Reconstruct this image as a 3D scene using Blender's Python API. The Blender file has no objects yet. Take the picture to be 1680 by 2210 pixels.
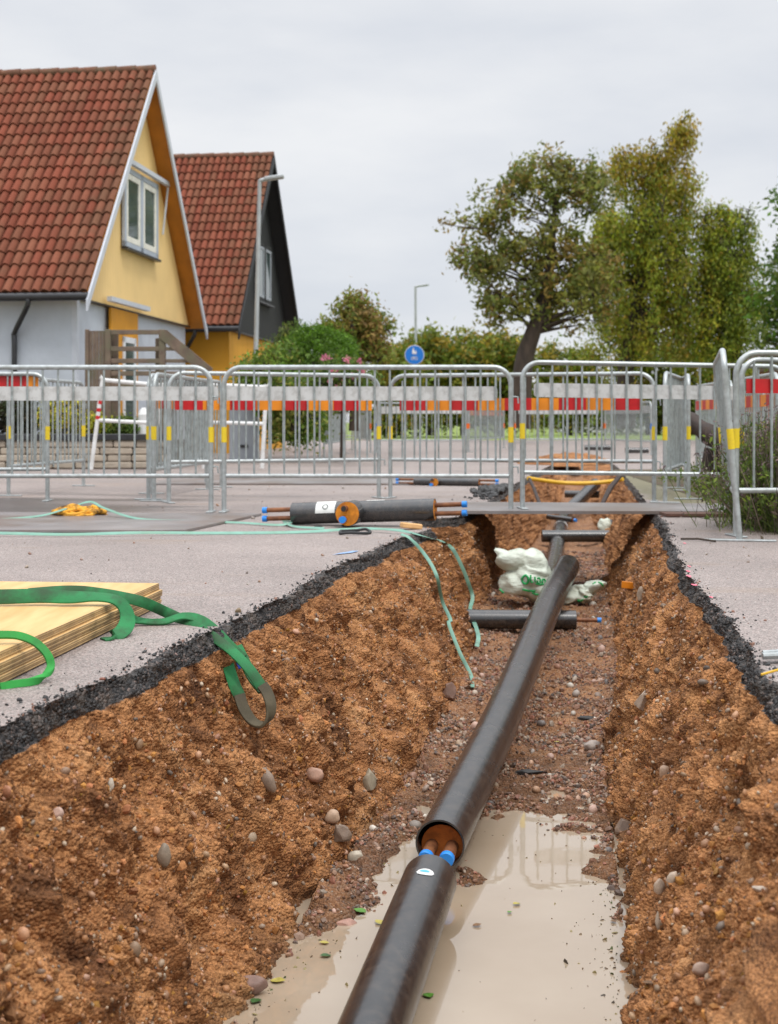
import bpy, bmesh, math, random
import numpy as np
from mathutils import Vector, Matrix
from mathutils.bvhtree import BVHTree

random.seed(7)
RNG = np.random.default_rng(7)
scene = bpy.context.scene

# ------------------------------------------------------------------ camera, world, sun, exposure
H = 0.675            # eye height above the asphalt
F = 3070.0           # focal length in units of a 1680 x 2210 frame
VH, UC = 910.0, 840.0
cam_data = bpy.data.cameras.new("camera")
cam = bpy.data.objects.new("camera", cam_data)
scene.collection.objects.link(cam)
cam.location = (0, 0, H)
cam.rotation_euler = (math.radians(90), 0, 0)
cam_data.sensor_fit = 'VERTICAL'
cam_data.sensor_height = 36
cam_data.sensor_width = 36
cam_data.lens = 36 * F / 2210
cam_data.shift_y = -(1105 - VH) / 2210
cam_data.clip_start = 0.05
cam_data.clip_end = 1500
cam_data.dof.use_dof = True
cam_data.dof.focus_distance = 5.1
cam_data.dof.aperture_fstop = 5.6
scene.camera = cam

world = bpy.data.worlds.new("World")
scene.world = world
world.use_nodes = True
SUN_EL, SUN_AZ = math.radians(60), math.radians(150)
def build_world():
    nt = world.node_tree; n = nt.nodes; l = nt.links
    n.clear()
    out = n.new('ShaderNodeOutputWorld')
    bg = n.new('ShaderNodeBackground'); bg.inputs[1].default_value = 0.10
    bg2 = n.new('ShaderNodeBackground')
    sky = n.new('ShaderNodeTexSky'); sky.sky_type = 'NISHITA'; sky.sun_disc = False
    sky.sun_elevation = SUN_EL; sky.sun_rotation = SUN_AZ
    l.new(sky.outputs[0], bg.inputs[0])
    tc = n.new('ShaderNodeTexCoord')
    mp = n.new('ShaderNodeMapping'); mp.inputs['Scale'].default_value = (1, 1, 3.2)
    mp.inputs['Rotation'].default_value = (0, 0.22, 0)
    l.new(tc.outputs['Generated'], mp.inputs[0])
    no = n.new('ShaderNodeTexNoise'); no.inputs['Scale'].default_value = 2.6
    no.inputs['Detail'].default_value = 7; no.inputs['Roughness'].default_value = 0.52
    l.new(mp.outputs[0], no.inputs['Vector'])
    cr = n.new('ShaderNodeValToRGB')
    cr.color_ramp.elements[0].position = 0.34; cr.color_ramp.elements[0].color = (0.70, 0.735, 0.80, 1)
    cr.color_ramp.elements[1].position = 0.62; cr.color_ramp.elements[1].color = (0.90, 0.91, 0.93, 1)
    l.new(no.outputs[0], cr.inputs[0])
    sep = n.new('ShaderNodeSeparateXYZ'); l.new(tc.outputs['Generated'], sep.inputs[0])
    mr = n.new('ShaderNodeMapRange'); mr.interpolation_type = 'SMOOTHSTEP'
    mr.inputs['From Min'].default_value = 0.34; mr.inputs['From Max'].default_value = 1.0
    mr.inputs['To Min'].default_value = 1.0; mr.inputs['To Max'].default_value = 3.0
    l.new(sep.outputs[2], mr.inputs[0])
    l.new(cr.outputs[0], bg2.inputs[0]); l.new(mr.outputs[0], bg2.inputs[1])
    mix = n.new('ShaderNodeMixShader'); mix.inputs[0].default_value = 0.93
    l.new(bg.outputs[0], mix.inputs[1]); l.new(bg2.outputs[0], mix.inputs[2])
    l.new(mix.outputs[0], out.inputs[0])
build_world()

sd = bpy.data.lights.new("sun", 'SUN'); sd.energy = 1.5; sd.angle = math.radians(10); sd.color = (1, 0.96, 0.9)
sun = bpy.data.objects.new("sun", sd); scene.collection.objects.link(sun)
_d = Vector((math.sin(SUN_AZ) * math.cos(SUN_EL), math.cos(SUN_AZ) * math.cos(SUN_EL), math.sin(SUN_EL)))
sun.rotation_euler = _d.to_track_quat('Z', 'Y').to_euler()
scene.view_settings.view_transform = 'Standard'
scene.view_settings.look = 'None'
scene.view_settings.exposure = 0.0
scene.view_settings.gamma = 1
scene.cycles.max_bounces = 8
scene.cycles.transparent_max_bounces = 12

# ------------------------------------------------------------------ helpers
def PX(u, v, d):
    "a point at distance d along +Y that shows at (u, v) of the 1680-wide frame"
    return Vector(((u - UC) / F * d, d, H - (v - VH) / F * d))
def GZ(u, v, z=0.0):
    d = (H - z) * F / (v - VH)
    return PX(u, v, d)

def tag(o, label=None, cat=None, group=None, kind=None):
    if label: o['label'] = label
    if cat: o['category'] = cat
    if group: o['group'] = group
    if kind: o['kind'] = kind
    return o
def empty(name, loc=(0, 0, 0), label=None, cat=None, group=None):
    o = bpy.data.objects.new(name, None)
    o.empty_display_size = 0.1
    o.location = loc
    scene.collection.objects.link(o)
    tag(o, label, cat, group)
    return o

class MB:
    def __init__(s): s.v = []; s.f = []; s.m = []; s.n = 0
    def add(s, V, Fc, mat=0):
        b = s.n
        s.v.extend([tuple(p) for p in V]); s.n += len(V)
        s.f.extend([tuple(i + b for i in f) for f in Fc]); s.m.extend([mat] * len(Fc))
        return s
    def box(s, c, size, rot=None, mat=0, bev=0.0):
        x, y, z = [k / 2 for k in size]
        c = Vector(c)
        if bev > 0:
            b = min(bev, x * .49, y * .49, z * .49)
            V = []
            for sx in (-1, 1):
                for sy in (-1, 1):
                    for sz in (-1, 1):
                        V += [Vector((sx * x, sy * (y - b), sz * (z - b))), Vector((sx * (x - b), sy * y, sz * (z - b))), Vector((sx * (x - b), sy * (y - b), sz * z))]
            bm = bmesh.new()
            for p in V: bm.verts.new(p)
            r = bmesh.ops.convex_hull(bm, input=bm.verts)
            bm.verts.index_update()
            VV = [vv.co.copy() for vv in bm.verts]; FF = [[q.index for q in f.verts] for f in bm.faces]
            bm.free()
            if rot is not None: VV = [rot @ p for p in VV]
            return s.add([p + c for p in VV], FF, mat)
        V = [Vector((sx * x, sy * y, sz * z)) for sx in (-1, 1) for sy in (-1, 1) for sz in (-1, 1)]
        if rot is not None: V = [rot @ p for p in V]
        Fc = [(0, 1, 3, 2), (4, 6, 7, 5), (0, 4, 5, 1), (2, 3, 7, 6), (0, 2, 6, 4), (1, 5, 7, 3)]
        return s.add([p + c for p in V], Fc, mat)
    def tube(s, pts, r, n=8, mat=0, caps=True, close=False):
        pts = [Vector(p) for p in pts]
        R = r if hasattr(r, '__len__') else [r] * len(pts)
        tang = []
        for i in range(len(pts)):
            a = pts[max(0, i - 1)]; b = pts[min(len(pts) - 1, i + 1)]
            t = (b - a)
            tang.append(t.normalized() if t.length > 1e-9 else Vector((0, 0, 1)))
        ref = Vector((0, 0, 1)) if abs(tang[0].z) < 0.9 else Vector((1, 0, 0))
        nrm = (ref - tang[0] * ref.dot(tang[0])).normalized()
        V = []
        for i, p in enumerate(pts):
            t = tang[i]
            nrm = (nrm - t * nrm.dot(t))
            nrm = nrm.normalized() if nrm.length > 1e-6 else t.orthogonal().normalized()
            b = t.cross(nrm)
            for k in range(n):
                a = 2 * math.pi * k / n
                V.append(p + (nrm * math.cos(a) + b * math.sin(a)) * R[i])
        Fc = []
        for i in range(len(pts) - 1):
            for k in range(n):
                k2 = (k + 1) % n
                Fc.append((i * n + k, i * n + k2, (i + 1) * n + k2, (i + 1) * n + k))
        if caps:
            Fc.append(tuple(range(n))[::-1]); Fc.append(tuple((len(pts) - 1) * n + k for k in range(n)))
        return s.add(V, Fc, mat)
    def ribbon(s, pts, wdirs, w, th, mat=0):
        pts = [Vector(p) for p in pts]
        V = []
        for i, p in enumerate(pts):
            a = pts[max(0, i - 1)]; b = pts[min(len(pts) - 1, i + 1)]
            t = (b - a).normalized()
            wd = Vector(wdirs[i]); wd = (wd - t * wd.dot(t)).normalized()
            nn = t.cross(wd)
            ww = w[i] if hasattr(w, '__len__') else w
            for (q, e) in ((-1, -.6), (-.9, -1), (.9, -1), (1, -.6), (1, .6), (.9, 1), (-.9, 1), (-1, .6)):
                V.append(p + wd * (q * ww / 2) + nn * (e * th / 2))
        Fc = []
        n = 8
        for i in range(len(pts) - 1):
            for k in range(n):
                k2 = (k + 1) % n
                Fc.append((i * n + k, i * n + k2, (i + 1) * n + k2, (i + 1) * n + k))
        Fc.append(tuple(range(n))[::-1]); Fc.append(tuple((len(pts) - 1) * n + k for k in range(n)))
        return s.add(V, Fc, mat)
    def prism(s, poly, a, b, org, ex, ey, mat=0):
        "2D polygon extruded between offsets a and b along ex x ey"
        ex = Vector(ex); ey = Vector(ey); nn = ex.cross(ey).normalized(); org = Vector(org)
        k = len(poly)
        V = [org + ex * p[0] + ey * p[1] + nn * a for p in poly] + [org + ex * p[0] + ey * p[1] + nn * b for p in poly]
        Fc = [tuple(range(k))[::-1], tuple(range(k, 2 * k))]
        for i in range(k):
            j = (i + 1) % k
            Fc.append((i, j, k + j, k + i))
        return s.add(V, Fc, mat)
    def build(s, name, mats, parent=None, smooth=False, **kw):
        me = bpy.data.meshes.new(name)
        if not isinstance(mats, (list, tuple)): mats = [mats]
        me.from_pydata(s.v, [], s.f)
        for m in mats: me.materials.append(m)
        if len(mats) > 1: me.polygons.foreach_set('material_index', s.m)
        me.polygons.foreach_set('use_smooth', [bool(smooth)] * len(s.f))
        me.update()
        if smooth: me.set_sharp_from_angle(angle=math.radians(42))
        o = bpy.data.objects.new(name, me)
        scene.collection.objects.link(o)
        if parent is not None:
            o.parent = parent
            o.matrix_parent_inverse = Matrix.Translation(-Vector(parent.location)) if parent.type == 'EMPTY' else Matrix.Identity(4)
        tag(o, **kw)
        return o

def np_mesh(name, V, Fq, mat, smooth=True, cols=None, attrs=None, parent=None, **kw):
    me = bpy.data.meshes.new(name)
    nv, nf, k = len(V), len(Fq), Fq.shape[1]
    me.vertices.add(nv); me.vertices.foreach_set('co', np.asarray(V, np.float32).ravel())
    me.loops.add(nf * k); me.loops.foreach_set('vertex_index', Fq.astype(np.int32).ravel())
    me.polygons.add(nf)
    me.polygons.foreach_set('loop_start', np.arange(0, nf * k, k, dtype=np.int32))
    me.polygons.foreach_set('loop_total', np.full(nf, k, np.int32))
    me.polygons.foreach_set('use_smooth', np.full(nf, smooth))
    me.update(calc_edges=True)
    if cols is not None:
        a = me.color_attributes.new('Col', 'FLOAT_COLOR', 'POINT')
        c4 = np.ones((nv, 4), np.float32); c4[:, :3] = cols
        a.data.foreach_set('color', c4.ravel())
    for nm, arr in (attrs or {}).items():
        a = me.attributes.new(nm, 'FLOAT', 'POINT'); a.data.foreach_set('value', np.asarray(arr, np.float32).ravel())
    for m in (mat if isinstance(mat, (list, tuple)) else [mat]): me.materials.append(m)
    o = bpy.data.objects.new(name, me); scene.collection.objects.link(o)
    if parent is not None:
        o.parent = parent
        o.matrix_parent_inverse = Matrix.Translation(-Vector(parent.location)) if parent.type == 'EMPTY' else Matrix.Identity(4)
    tag(o, **kw)
    return o

# gradient noise
_perm = np.random.default_rng(11).permutation(4096).astype(np.int64)
_grad = np.random.default_rng(12).normal(size=(4096, 3)); _grad /= np.linalg.norm(_grad, axis=1)[:, None]
def pn(x, y, z):
    xi = np.floor(x).astype(np.int64); yi = np.floor(y).astype(np.int64); zi = np.floor(z).astype(np.int64)
    xf, yf, zf = x - xi, y - yi, z - zi
    u = xf ** 3 * (xf * (xf * 6 - 15) + 10); v = yf ** 3 * (yf * (yf * 6 - 15) + 10); w = zf ** 3 * (zf * (zf * 6 - 15) + 10)
    def g(i, j, k):
        h = _perm[(_perm[(_perm[(xi + i) & 4095] + yi + j) & 4095] + zi + k) & 4095]
        gg = _grad[h]
        return gg[..., 0] * (xf - i) + gg[..., 1] * (yf - j) + gg[..., 2] * (zf - k)
    x00 = g(0, 0, 0) * (1 - u) + g(1, 0, 0) * u; x10 = g(0, 1, 0) * (1 - u) + g(1, 1, 0) * u
    x01 = g(0, 0, 1) * (1 - u) + g(1, 0, 1) * u; x11 = g(0, 1, 1) * (1 - u) + g(1, 1, 1) * u
    return 1.6 * ((x00 * (1 - v) + x10 * v) * (1 - w) + (x01 * (1 - v) + x11 * v) * w)
def fbm(x, y, z, sc, octv=4, gain=0.5):
    r = 0; a = 1.0; f = 1.0 / sc
    for o in range(octv):
        r = r + a * pn(x * f + 13.7 * o, y * f + 5.1 * o, z * f + 9.3 * o); a *= gain; f *= 2.03
    return r
def smooth_pts(pts, n=8):
    "Catmull-Rom through rows of numbers"
    P = np.array([list(p) for p in pts], float)
    P = np.vstack([2 * P[0] - P[1], P, 2 * P[-1] - P[-2]])
    out = []
    for i in range(1, len(P) - 2):
        for k in range(n):
            t = k / n
            out.append(.5 * ((2 * P[i]) + (-P[i - 1] + P[i + 1]) * t + (2 * P[i - 1] - 5 * P[i] + 4 * P[i + 1] - P[i + 2]) * t * t + (-P[i - 1] + 3 * P[i] - 3 * P[i + 1] + P[i + 2]) * t ** 3))
    out.append(P[-2])
    return out

# ------------------------------------------------------------------ materials
MATS = {}
def new_mat(name):
    m = bpy.data.materials.new(name); m.use_nodes = True
    nt = m.node_tree; b = nt.nodes['Principled BSDF']
    MATS[name] = m
    return m, nt.nodes, nt.links, b
def pmat(name, col, rough=0.5, metal=0.0, var=0.12, scale=8.0, bump=0.0, bscale=60.0, spec=0.5, rvar=0.1, stretch=(1, 1, 1), dirt=None, dirt_amt=0.0, dirt_scale=5.0):
    m, n, l, b = new_mat(name)
    tc = n.new('ShaderNodeTexCoord'); mp = n.new('ShaderNodeMapping'); mp.inputs['Scale'].default_value = stretch
    l.new(tc.outputs['Object'], mp.inputs[0])
    no = n.new('ShaderNodeTexNoise'); no.inputs['Scale'].default_value = scale; no.inputs['Detail'].default_value = 6
    l.new(mp.outputs[0], no.inputs['Vector'])
    cr = n.new('ShaderNodeValToRGB')
    e = cr.color_ramp.elements
    e[0].position = .3; e[1].position = .7
    e[0].color = tuple(max(0, c * (1 - var)) for c in col) + (1,)
    e[1].color = tuple(min(1, c * (1 + var)) for c in col) + (1,)
    l.new(no.outputs[0], cr.inputs[0])
    last = cr.outputs[0]
    if dirt is not None:
        n2 = n.new('ShaderNodeTexNoise'); n2.inputs['Scale'].default_value = dirt_scale; n2.inputs['Detail'].default_value = 8; n2.inputs['Roughness'].default_value = .65
        l.new(mp.outputs[0], n2.inputs['Vector'])
        mr = n.new('ShaderNodeMapRange'); mr.inputs['From Min'].default_value = .46; mr.inputs['From Max'].default_value = .62
        mr.inputs['To Max'].default_value = dirt_amt
        l.new(n2.outputs[0], mr.inputs[0])
        mx = n.new('ShaderNodeMix'); mx.data_type = 'RGBA'
        l.new(mr.outputs[0], mx.inputs[0]); l.new(last, mx.inputs[6]); mx.inputs[7].default_value = tuple(dirt) + (1,)
        last = mx.outputs[2]
    l.new(last, b.inputs['Base Color'])
    mr = n.new('ShaderNodeMapRange'); mr.inputs['To Min'].default_value = max(0, rough - rvar); mr.inputs['To Max'].default_value = min(1, rough + rvar)
    l.new(no.outputs[0], mr.inputs[0]); l.new(mr.outputs[0], b.inputs['Roughness'])
    b.inputs['Metallic'].default_value = metal
    b.inputs['Specular IOR Level'].default_value = spec
    if bump > 0:
        nb = n.new('ShaderNodeTexNoise'); nb.inputs['Scale'].default_value = bscale; nb.inputs['Detail'].default_value = 5
        l.new(mp.outputs[0], nb.inputs['Vector'])
        bp = n.new('ShaderNodeBump'); bp.inputs['Strength'].default_value = 1; bp.inputs['Distance'].default_value = bump
        l.new(nb.outputs[0], bp.inputs['Height']); l.new(bp.outputs[0], b.inputs['Normal'])
    return m
def col_mat(name, rough=0.8, bump=0.0, bscale=80, trans=0.0, mul=1.0, spec=.4):
    m, n, l, b = new_mat(name)
    a = n.new('ShaderNodeAttribute'); a.attribute_name = 'Col'
    tc = n.new('ShaderNodeTexCoord')
    no = n.new('ShaderNodeTexNoise'); no.inputs['Scale'].default_value = bscale; l.new(tc.outputs['Object'], no.inputs['Vector'])
    mr = n.new('ShaderNodeMapRange'); mr.inputs['To Min'].default_value = .75 * mul; mr.inputs['To Max'].default_value = 1.25 * mul
    l.new(no.outputs[0], mr.inputs[0])
    mx = n.new('ShaderNodeVectorMath'); mx.operation = 'SCALE'
    l.new(a.outputs['Color'], mx.inputs[0]); l.new(mr.outputs[0], mx.inputs['Scale'])
    l.new(mx.outputs[0], b.inputs['Base Color'])
    b.inputs['Roughness'].default_value = rough; b.inputs['Specular IOR Level'].default_value = spec
    if bump:
        bp = n.new('ShaderNodeBump'); bp.inputs['Distance'].default_value = bump
        l.new(no.outputs[0], bp.inputs['Height']); l.new(bp.outputs[0], b.inputs['Normal'])
    if trans > 0:
        out = n['Material Output']
        tr = n.new('ShaderNodeBsdfTranslucent'); l.new(mx.outputs[0], tr.inputs[0])
        ms = n.new('ShaderNodeMixShader'); ms.inputs[0].default_value = trans
        l.new(b.outputs[0], ms.inputs[1]); l.new(tr.outputs[0], ms.inputs[2]); l.new(ms.outputs[0], out.inputs[0])
    return m

M_ZINC = pmat('galvanised_steel', (.44, .47, .47), .42, .55, .16, 30, .0004, 200, dirt=(.25, .25, .22), dirt_amt=.35, dirt_scale=14)
M_ZINC2 = pmat('galvanised_steel_worn', (.36, .40, .40), .5, .35, .2, 25, dirt=(.18, .17, .14), dirt_amt=.4, dirt_scale=10)
M_BOARD = pmat('grey_board_plastic', (.62, .62, .61), .5, 0, .07, 6, dirt=(.22, .20, .17), dirt_amt=.35, dirt_scale=18)
M_RED = pmat('reflective_red', (.55, .008, .012), .45, 0, .12, 20, dirt=(.2, .03, .02), dirt_amt=.3)
M_ORANGE = pmat('reflective_orange', (.85, .27, .01), .45, 0, .1, 20, dirt=(.35, .12, .02), dirt_amt=.3)
M_YELLOW = pmat('yellow_sticker', (.82, .60, .02), .5, 0, .08, 30, dirt=(.3, .2, .05), dirt_amt=.25, dirt_scale=30)
M_STICKO = pmat('orange_sticker', (.85, .16, .02), .5, 0, .08, 30)
M_STICKB = pmat('blue_sticker', (.02, .16, .55), .5, 0, .08, 30)
M_PIPE = pmat('black_polyethylene', (.020, .020, .021), .25, 0, .25, 12, .0003, 90, spec=1.0, rvar=.09, dirt=(.17, .13, .10), dirt_amt=.16, dirt_scale=26)
M_FOAM = pmat('orange_insulation_foam', (.62, .22, .015), .85, 0, .25, 30, .002, 120, dirt=(.25, .06, .01), dirt_amt=.5, dirt_scale=12)
M_FOAMD = pmat('rusty_insulation_foam', (.48, .13, .014), .8, 0, .45, 22, .002, 120, dirt=(.10, .025, .008), dirt_amt=.6, dirt_scale=22)
M_RUST = pmat('rusty_steel_pipe', (.17, .065, .028), .55, .25, .35, 30, .0006, 150, dirt=(.32, .13, .05), dirt_amt=.6, dirt_scale=20)
M_CAP = pmat('blue_plastic_cap', (.02, .24, .72), .35, 0, .06, 10)
M_WHITE = pmat('white_plastic', (.75, .75, .74), .4, 0, .05, 10, dirt=(.35, .33, .28), dirt_amt=.25, dirt_scale=9)
M_LABEL = pmat('white_paper_label', (.72, .73, .70), .6, 0, .05, 20)
M_INK = pmat('grey_ink', (.12, .13, .12), .6, 0, .1, 20)
M_BLACK = pmat('black_rubber', (.02, .02, .02), .5, 0, .2, 20)
M_STEELP = pmat('steel_plate', (.25, .23, .225), .38, .2, .25, 2.2, .001, 60, dirt=(.18, .12, .085), dirt_amt=.6, dirt_scale=1.4)
M_RUSTEDGE = pmat('rusted_plate_edge', (.12, .07, .05), .7, .1, .3, 20)
M_BLUESIGN = pmat('blue_sign_face', (.008, .17, .60), .4, 0, .04, 5)
M_STRAPG = pmat('mint_polyester_band', (.17, .36, .28), .45, 0, .12, 12, .0004, 150, dirt=(.16, .27, .18), dirt_amt=.5, dirt_scale=8)
M_BLUELAB = pmat('blue_cloth_label', (.01, .06, .40), .6, 0, .1, 20)
M_YROPE = pmat('yellow_rope', (.75, .36, .03), .8, 0, .3, 60, .002, 200, dirt=(.045, .022, .012), dirt_amt=1.0, dirt_scale=11)
M_YPIPE = pmat('yellow_hose', (.72, .42, .02), .45, 0, .1, 10)
M_PINK = pmat('pink_paint', (.85, .18, .25), .7, 0, .2, 40)
M_BLUEP = pmat('blue_paint', (.25, .38, .60), .7, 0, .2, 40)
M_BARK = pmat('bark', (.05, .036, .026), .9, 0, .4, 7, .012, 18, stretch=(1, 1, .3))
M_BIRCHBARK = pmat('birch_bark', (.35, .33, .30), .8, 0, .4, 4, .006, 18)
M_GLASS = pmat('window_glass', (.06, .09, .085), .06, 0, .4, 1.2, spec=.9, rvar=.02)
M_WFRAME = pmat('white_painted_wood', (.72, .74, .77), .5, 0, .05, 6)
M_BARGE = pmat('barge_board_paint', (.55, .58, .64), .5, 0, .06, 6)
M_TRIMG = pmat('grey_trim', (.42, .47, .55), .5, 0, .06, 6)
M_GUTTER = pmat('black_gutter', (.025, .025, .028), .35, 0, .2, 6)
M_SOFFIT = pmat('orange_stained_soffit', (.46, .17, .012), .6, 0, .2, 3, stretch=(1, 1, 1), bump=.002, bscale=30)
M_OCHRE = pmat('ochre_board', (.62, .27, .012), .6, 0, .1, 3)
M_LAMP = pmat('lamp_grey', (.42, .44, .45), .45, .3, .1, 4)
M_DECK = pmat('weathered_wood', (.17, .12, .088), .8, 0, .3, 10, .003, 40, stretch=(1, 1, 1), dirt=(.10, .11, .06), dirt_amt=.6)
M_LOG = pmat('wet_log', (.04, .024, .018), .7, 0, .4, 10, .006, 30)
M_PALEWOOD = pmat('fresh_sawn_wood', (.68, .40, .17), .7, 0, .15, 12, .001, 60, stretch=(1, 6, 6))
M_CABINET = pmat('grey_cabinet', (.36, .39, .43), .5, .1, .07, 3)
M_EDGING = pmat('red_brown_edging', (.13, .062, .045), .85, 0, .3, 5, .01, 20, dirt=(.05, .05, .02), dirt_amt=.5)
M_CONC = pmat('grey_concrete', (.32, .31, .30), .85, 0, .15, 6, .003, 60)

def siding(name, col, w=.12, axis='L'):
    "vertical boarding: thin dark joints, by object coordinate along the wall"
    m, n, l, b = new_mat(name)
    tc = n.new('ShaderNodeTexCoord'); sep = n.new('ShaderNodeSeparateXYZ'); l.new(tc.outputs['Object'], sep.inputs[0])
    k = n.new('ShaderNodeMath'); k.operation = 'MULTIPLY'; k.inputs[1].default_value = 1 / w
    l.new(sep.outputs['Y'], k.inputs[0])
    fr = n.new('ShaderNodeMath'); fr.operation = 'FRACT'; l.new(k.outputs[0], fr.inputs[0])
    mr = n.new('ShaderNodeMapRange'); mr.inputs['From Min'].default_value = 0; mr.inputs['From Max'].default_value = .09
    mr.inputs['To Min'].default_value = .72; mr.inputs['To Max'].default_value = 1
    l.new(fr.outputs[0], mr.inputs[0])
    no = n.new('ShaderNodeTexNoise'); no.inputs['Scale'].default_value = 1.4; no.inputs['Detail'].default_value = 6
    l.new(tc.outputs['Object'], no.inputs['Vector'])
    m2 = n.new('ShaderNodeMapRange'); m2.inputs['To Min'].default_value = .84; m2.inputs['To Max'].default_value = 1.14
    l.new(no.outputs[0], m2.inputs[0])
    mm = n.new('ShaderNodeMath'); mm.operation = 'MULTIPLY'; l.new(mr.outputs[0], mm.inputs[0]); l.new(m2.outputs[0], mm.inputs[1])
    sc = n.new('ShaderNodeVectorMath'); sc.operation = 'SCALE'; sc.inputs[0].default_value = col; l.new(mm.outputs[0], sc.inputs['Scale'])
    l.new(sc.outputs[0], b.inputs['Base Color']); b.inputs['Roughness'].default_value = .65
    bp = n.new('ShaderNodeBump'); bp.inputs['Distance'].default_value = .01; l.new(mr.outputs[0], bp.inputs['Height']); l.new(bp.outputs[0], b.inputs['Normal'])
    return m
M_YSIDE = siding('pale_yellow_boarding', (.86, .60, .255), .14)
M_KSIDE = siding('black_boarding', (.013, .014, .016), .16)
M_OSIDE = siding('ochre_yellow_wall', (.66, .32, .02), .5)
M_RENDER = pmat('white_brick_paint', (.50, .54, .60), .75, 0, .05, 4, .004, 14)
M_TILE = col_mat('clay_tile', .85, .002, 40, 0, 1.0, .12)
M_LEAF = col_mat('foliage', .6, 0, 3, .38, 1.0)
M_PEB = col_mat('pebble', .55, .0006, 260, 0, 1.0, .5)
M_CLOD = col_mat('soil_clod', .95, .003, 120, 0, 1.0, .2)
M_STONE = pmat('wall_stone', (.40, .34, .27), .85, 0, .25, 5, .01, 25)

def ply_mat():
    m, n, l, b = new_mat('plywood')
    tc = n.new('ShaderNodeTexCoord'); sep = n.new('ShaderNodeSeparateXYZ'); l.new(tc.outputs['Object'], sep.inputs[0])
    ge = n.new('ShaderNodeNewGeometry'); sn = n.new('ShaderNodeSeparateXYZ'); l.new(ge.outputs['Normal'], sn.inputs[0])
    no = n.new('ShaderNodeTexNoise'); no.inputs['Scale'].default_value = 3; no.inputs['Detail'].default_value = 8
    mp = n.new('ShaderNodeMapping'); mp.inputs['Scale'].default_value = (6, .9, 60); l.new(tc.outputs['Object'], mp.inputs[0]); l.new(mp.outputs[0], no.inputs['Vector'])
    cr = n.new('ShaderNodeValToRGB'); e = cr.color_ramp.elements
    e[0].position = .3; e[0].color = (.58, .34, .12, 1); e[1].position = .7; e[1].color = (.74, .50, .22, 1)
    l.new(no.outputs[0], cr.inputs[0])
    k = n.new('ShaderNodeMath'); k.operation = 'MULTIPLY'; k.inputs[1].default_value = 1 / .0062; l.new(sep.outputs['Z'], k.inputs[0])
    fr = n.new('ShaderNodeMath'); fr.operation = 'FRACT'; l.new(k.outputs[0], fr.inputs[0])
    c2 = n.new('ShaderNodeValToRGB'); c2.color_ramp.interpolation = 'LINEAR'
    e = c2.color_ramp.elements; e[0].position = .42; e[0].color = (.62, .42, .19, 1); e[1].position = .58; e[1].color = (.27, .155, .06, 1)
    e = c2.color_ramp.elements.new(.95); e.color = (.36, .22, .085, 1)
    l.new(fr.outputs[0], c2.inputs[0])
    n2 = n.new('ShaderNodeTexNoise'); n2.inputs['Scale'].default_value = 9; n2.inputs['Detail'].default_value = 7; l.new(tc.outputs['Object'], n2.inputs['Vector'])
    m2 = n.new('ShaderNodeMapRange'); m2.inputs['From Min'].default_value = .3; m2.inputs['From Max'].default_value = .6; m2.inputs['To Min'].default_value = .55; m2.inputs['To Max'].default_value = 1.08; l.new(n2.outputs[0], m2.inputs[0])
    s2 = n.new('ShaderNodeVectorMath'); s2.operation = 'SCALE'; l.new(c2.outputs[0], s2.inputs[0]); l.new(m2.outputs[0], s2.inputs['Scale'])
    gt = n.new('ShaderNodeMath'); gt.operation = 'GREATER_THAN'; gt.inputs[1].default_value = .8; l.new(sn.outputs['Z'], gt.inputs[0])
    mx = n.new('ShaderNodeMix'); mx.data_type = 'RGBA'; l.new(gt.outputs[0], mx.inputs[0]); l.new(s2.outputs[0], mx.inputs[6]); l.new(cr.outputs[0], mx.inputs[7])
    l.new(mx.outputs[2], b.inputs['Base Color']); b.inputs['Roughness'].default_value = .55
    return m
M_PLY = ply_mat()

def web_mat(name, col, col2, brown_lo=None):
    "green webbing: stitch lines come from a fine weave bump, dirt from noise"
    m = pmat(name, col, .75, 0, .25, 9, .0009, 420, dirt=col2, dirt_amt=.75, dirt_scale=6)
    return m
M_WEB = web_mat('green_webbing', (.014, .17, .05), (.022, .038, .014))
M_WEBB = web_mat('soiled_webbing', (.085, .068, .038), (.05, .04, .02))
M_WEBL = web_mat('bright_green_webbing', (.025, .29, .045), (.02, .14, .025))

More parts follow.
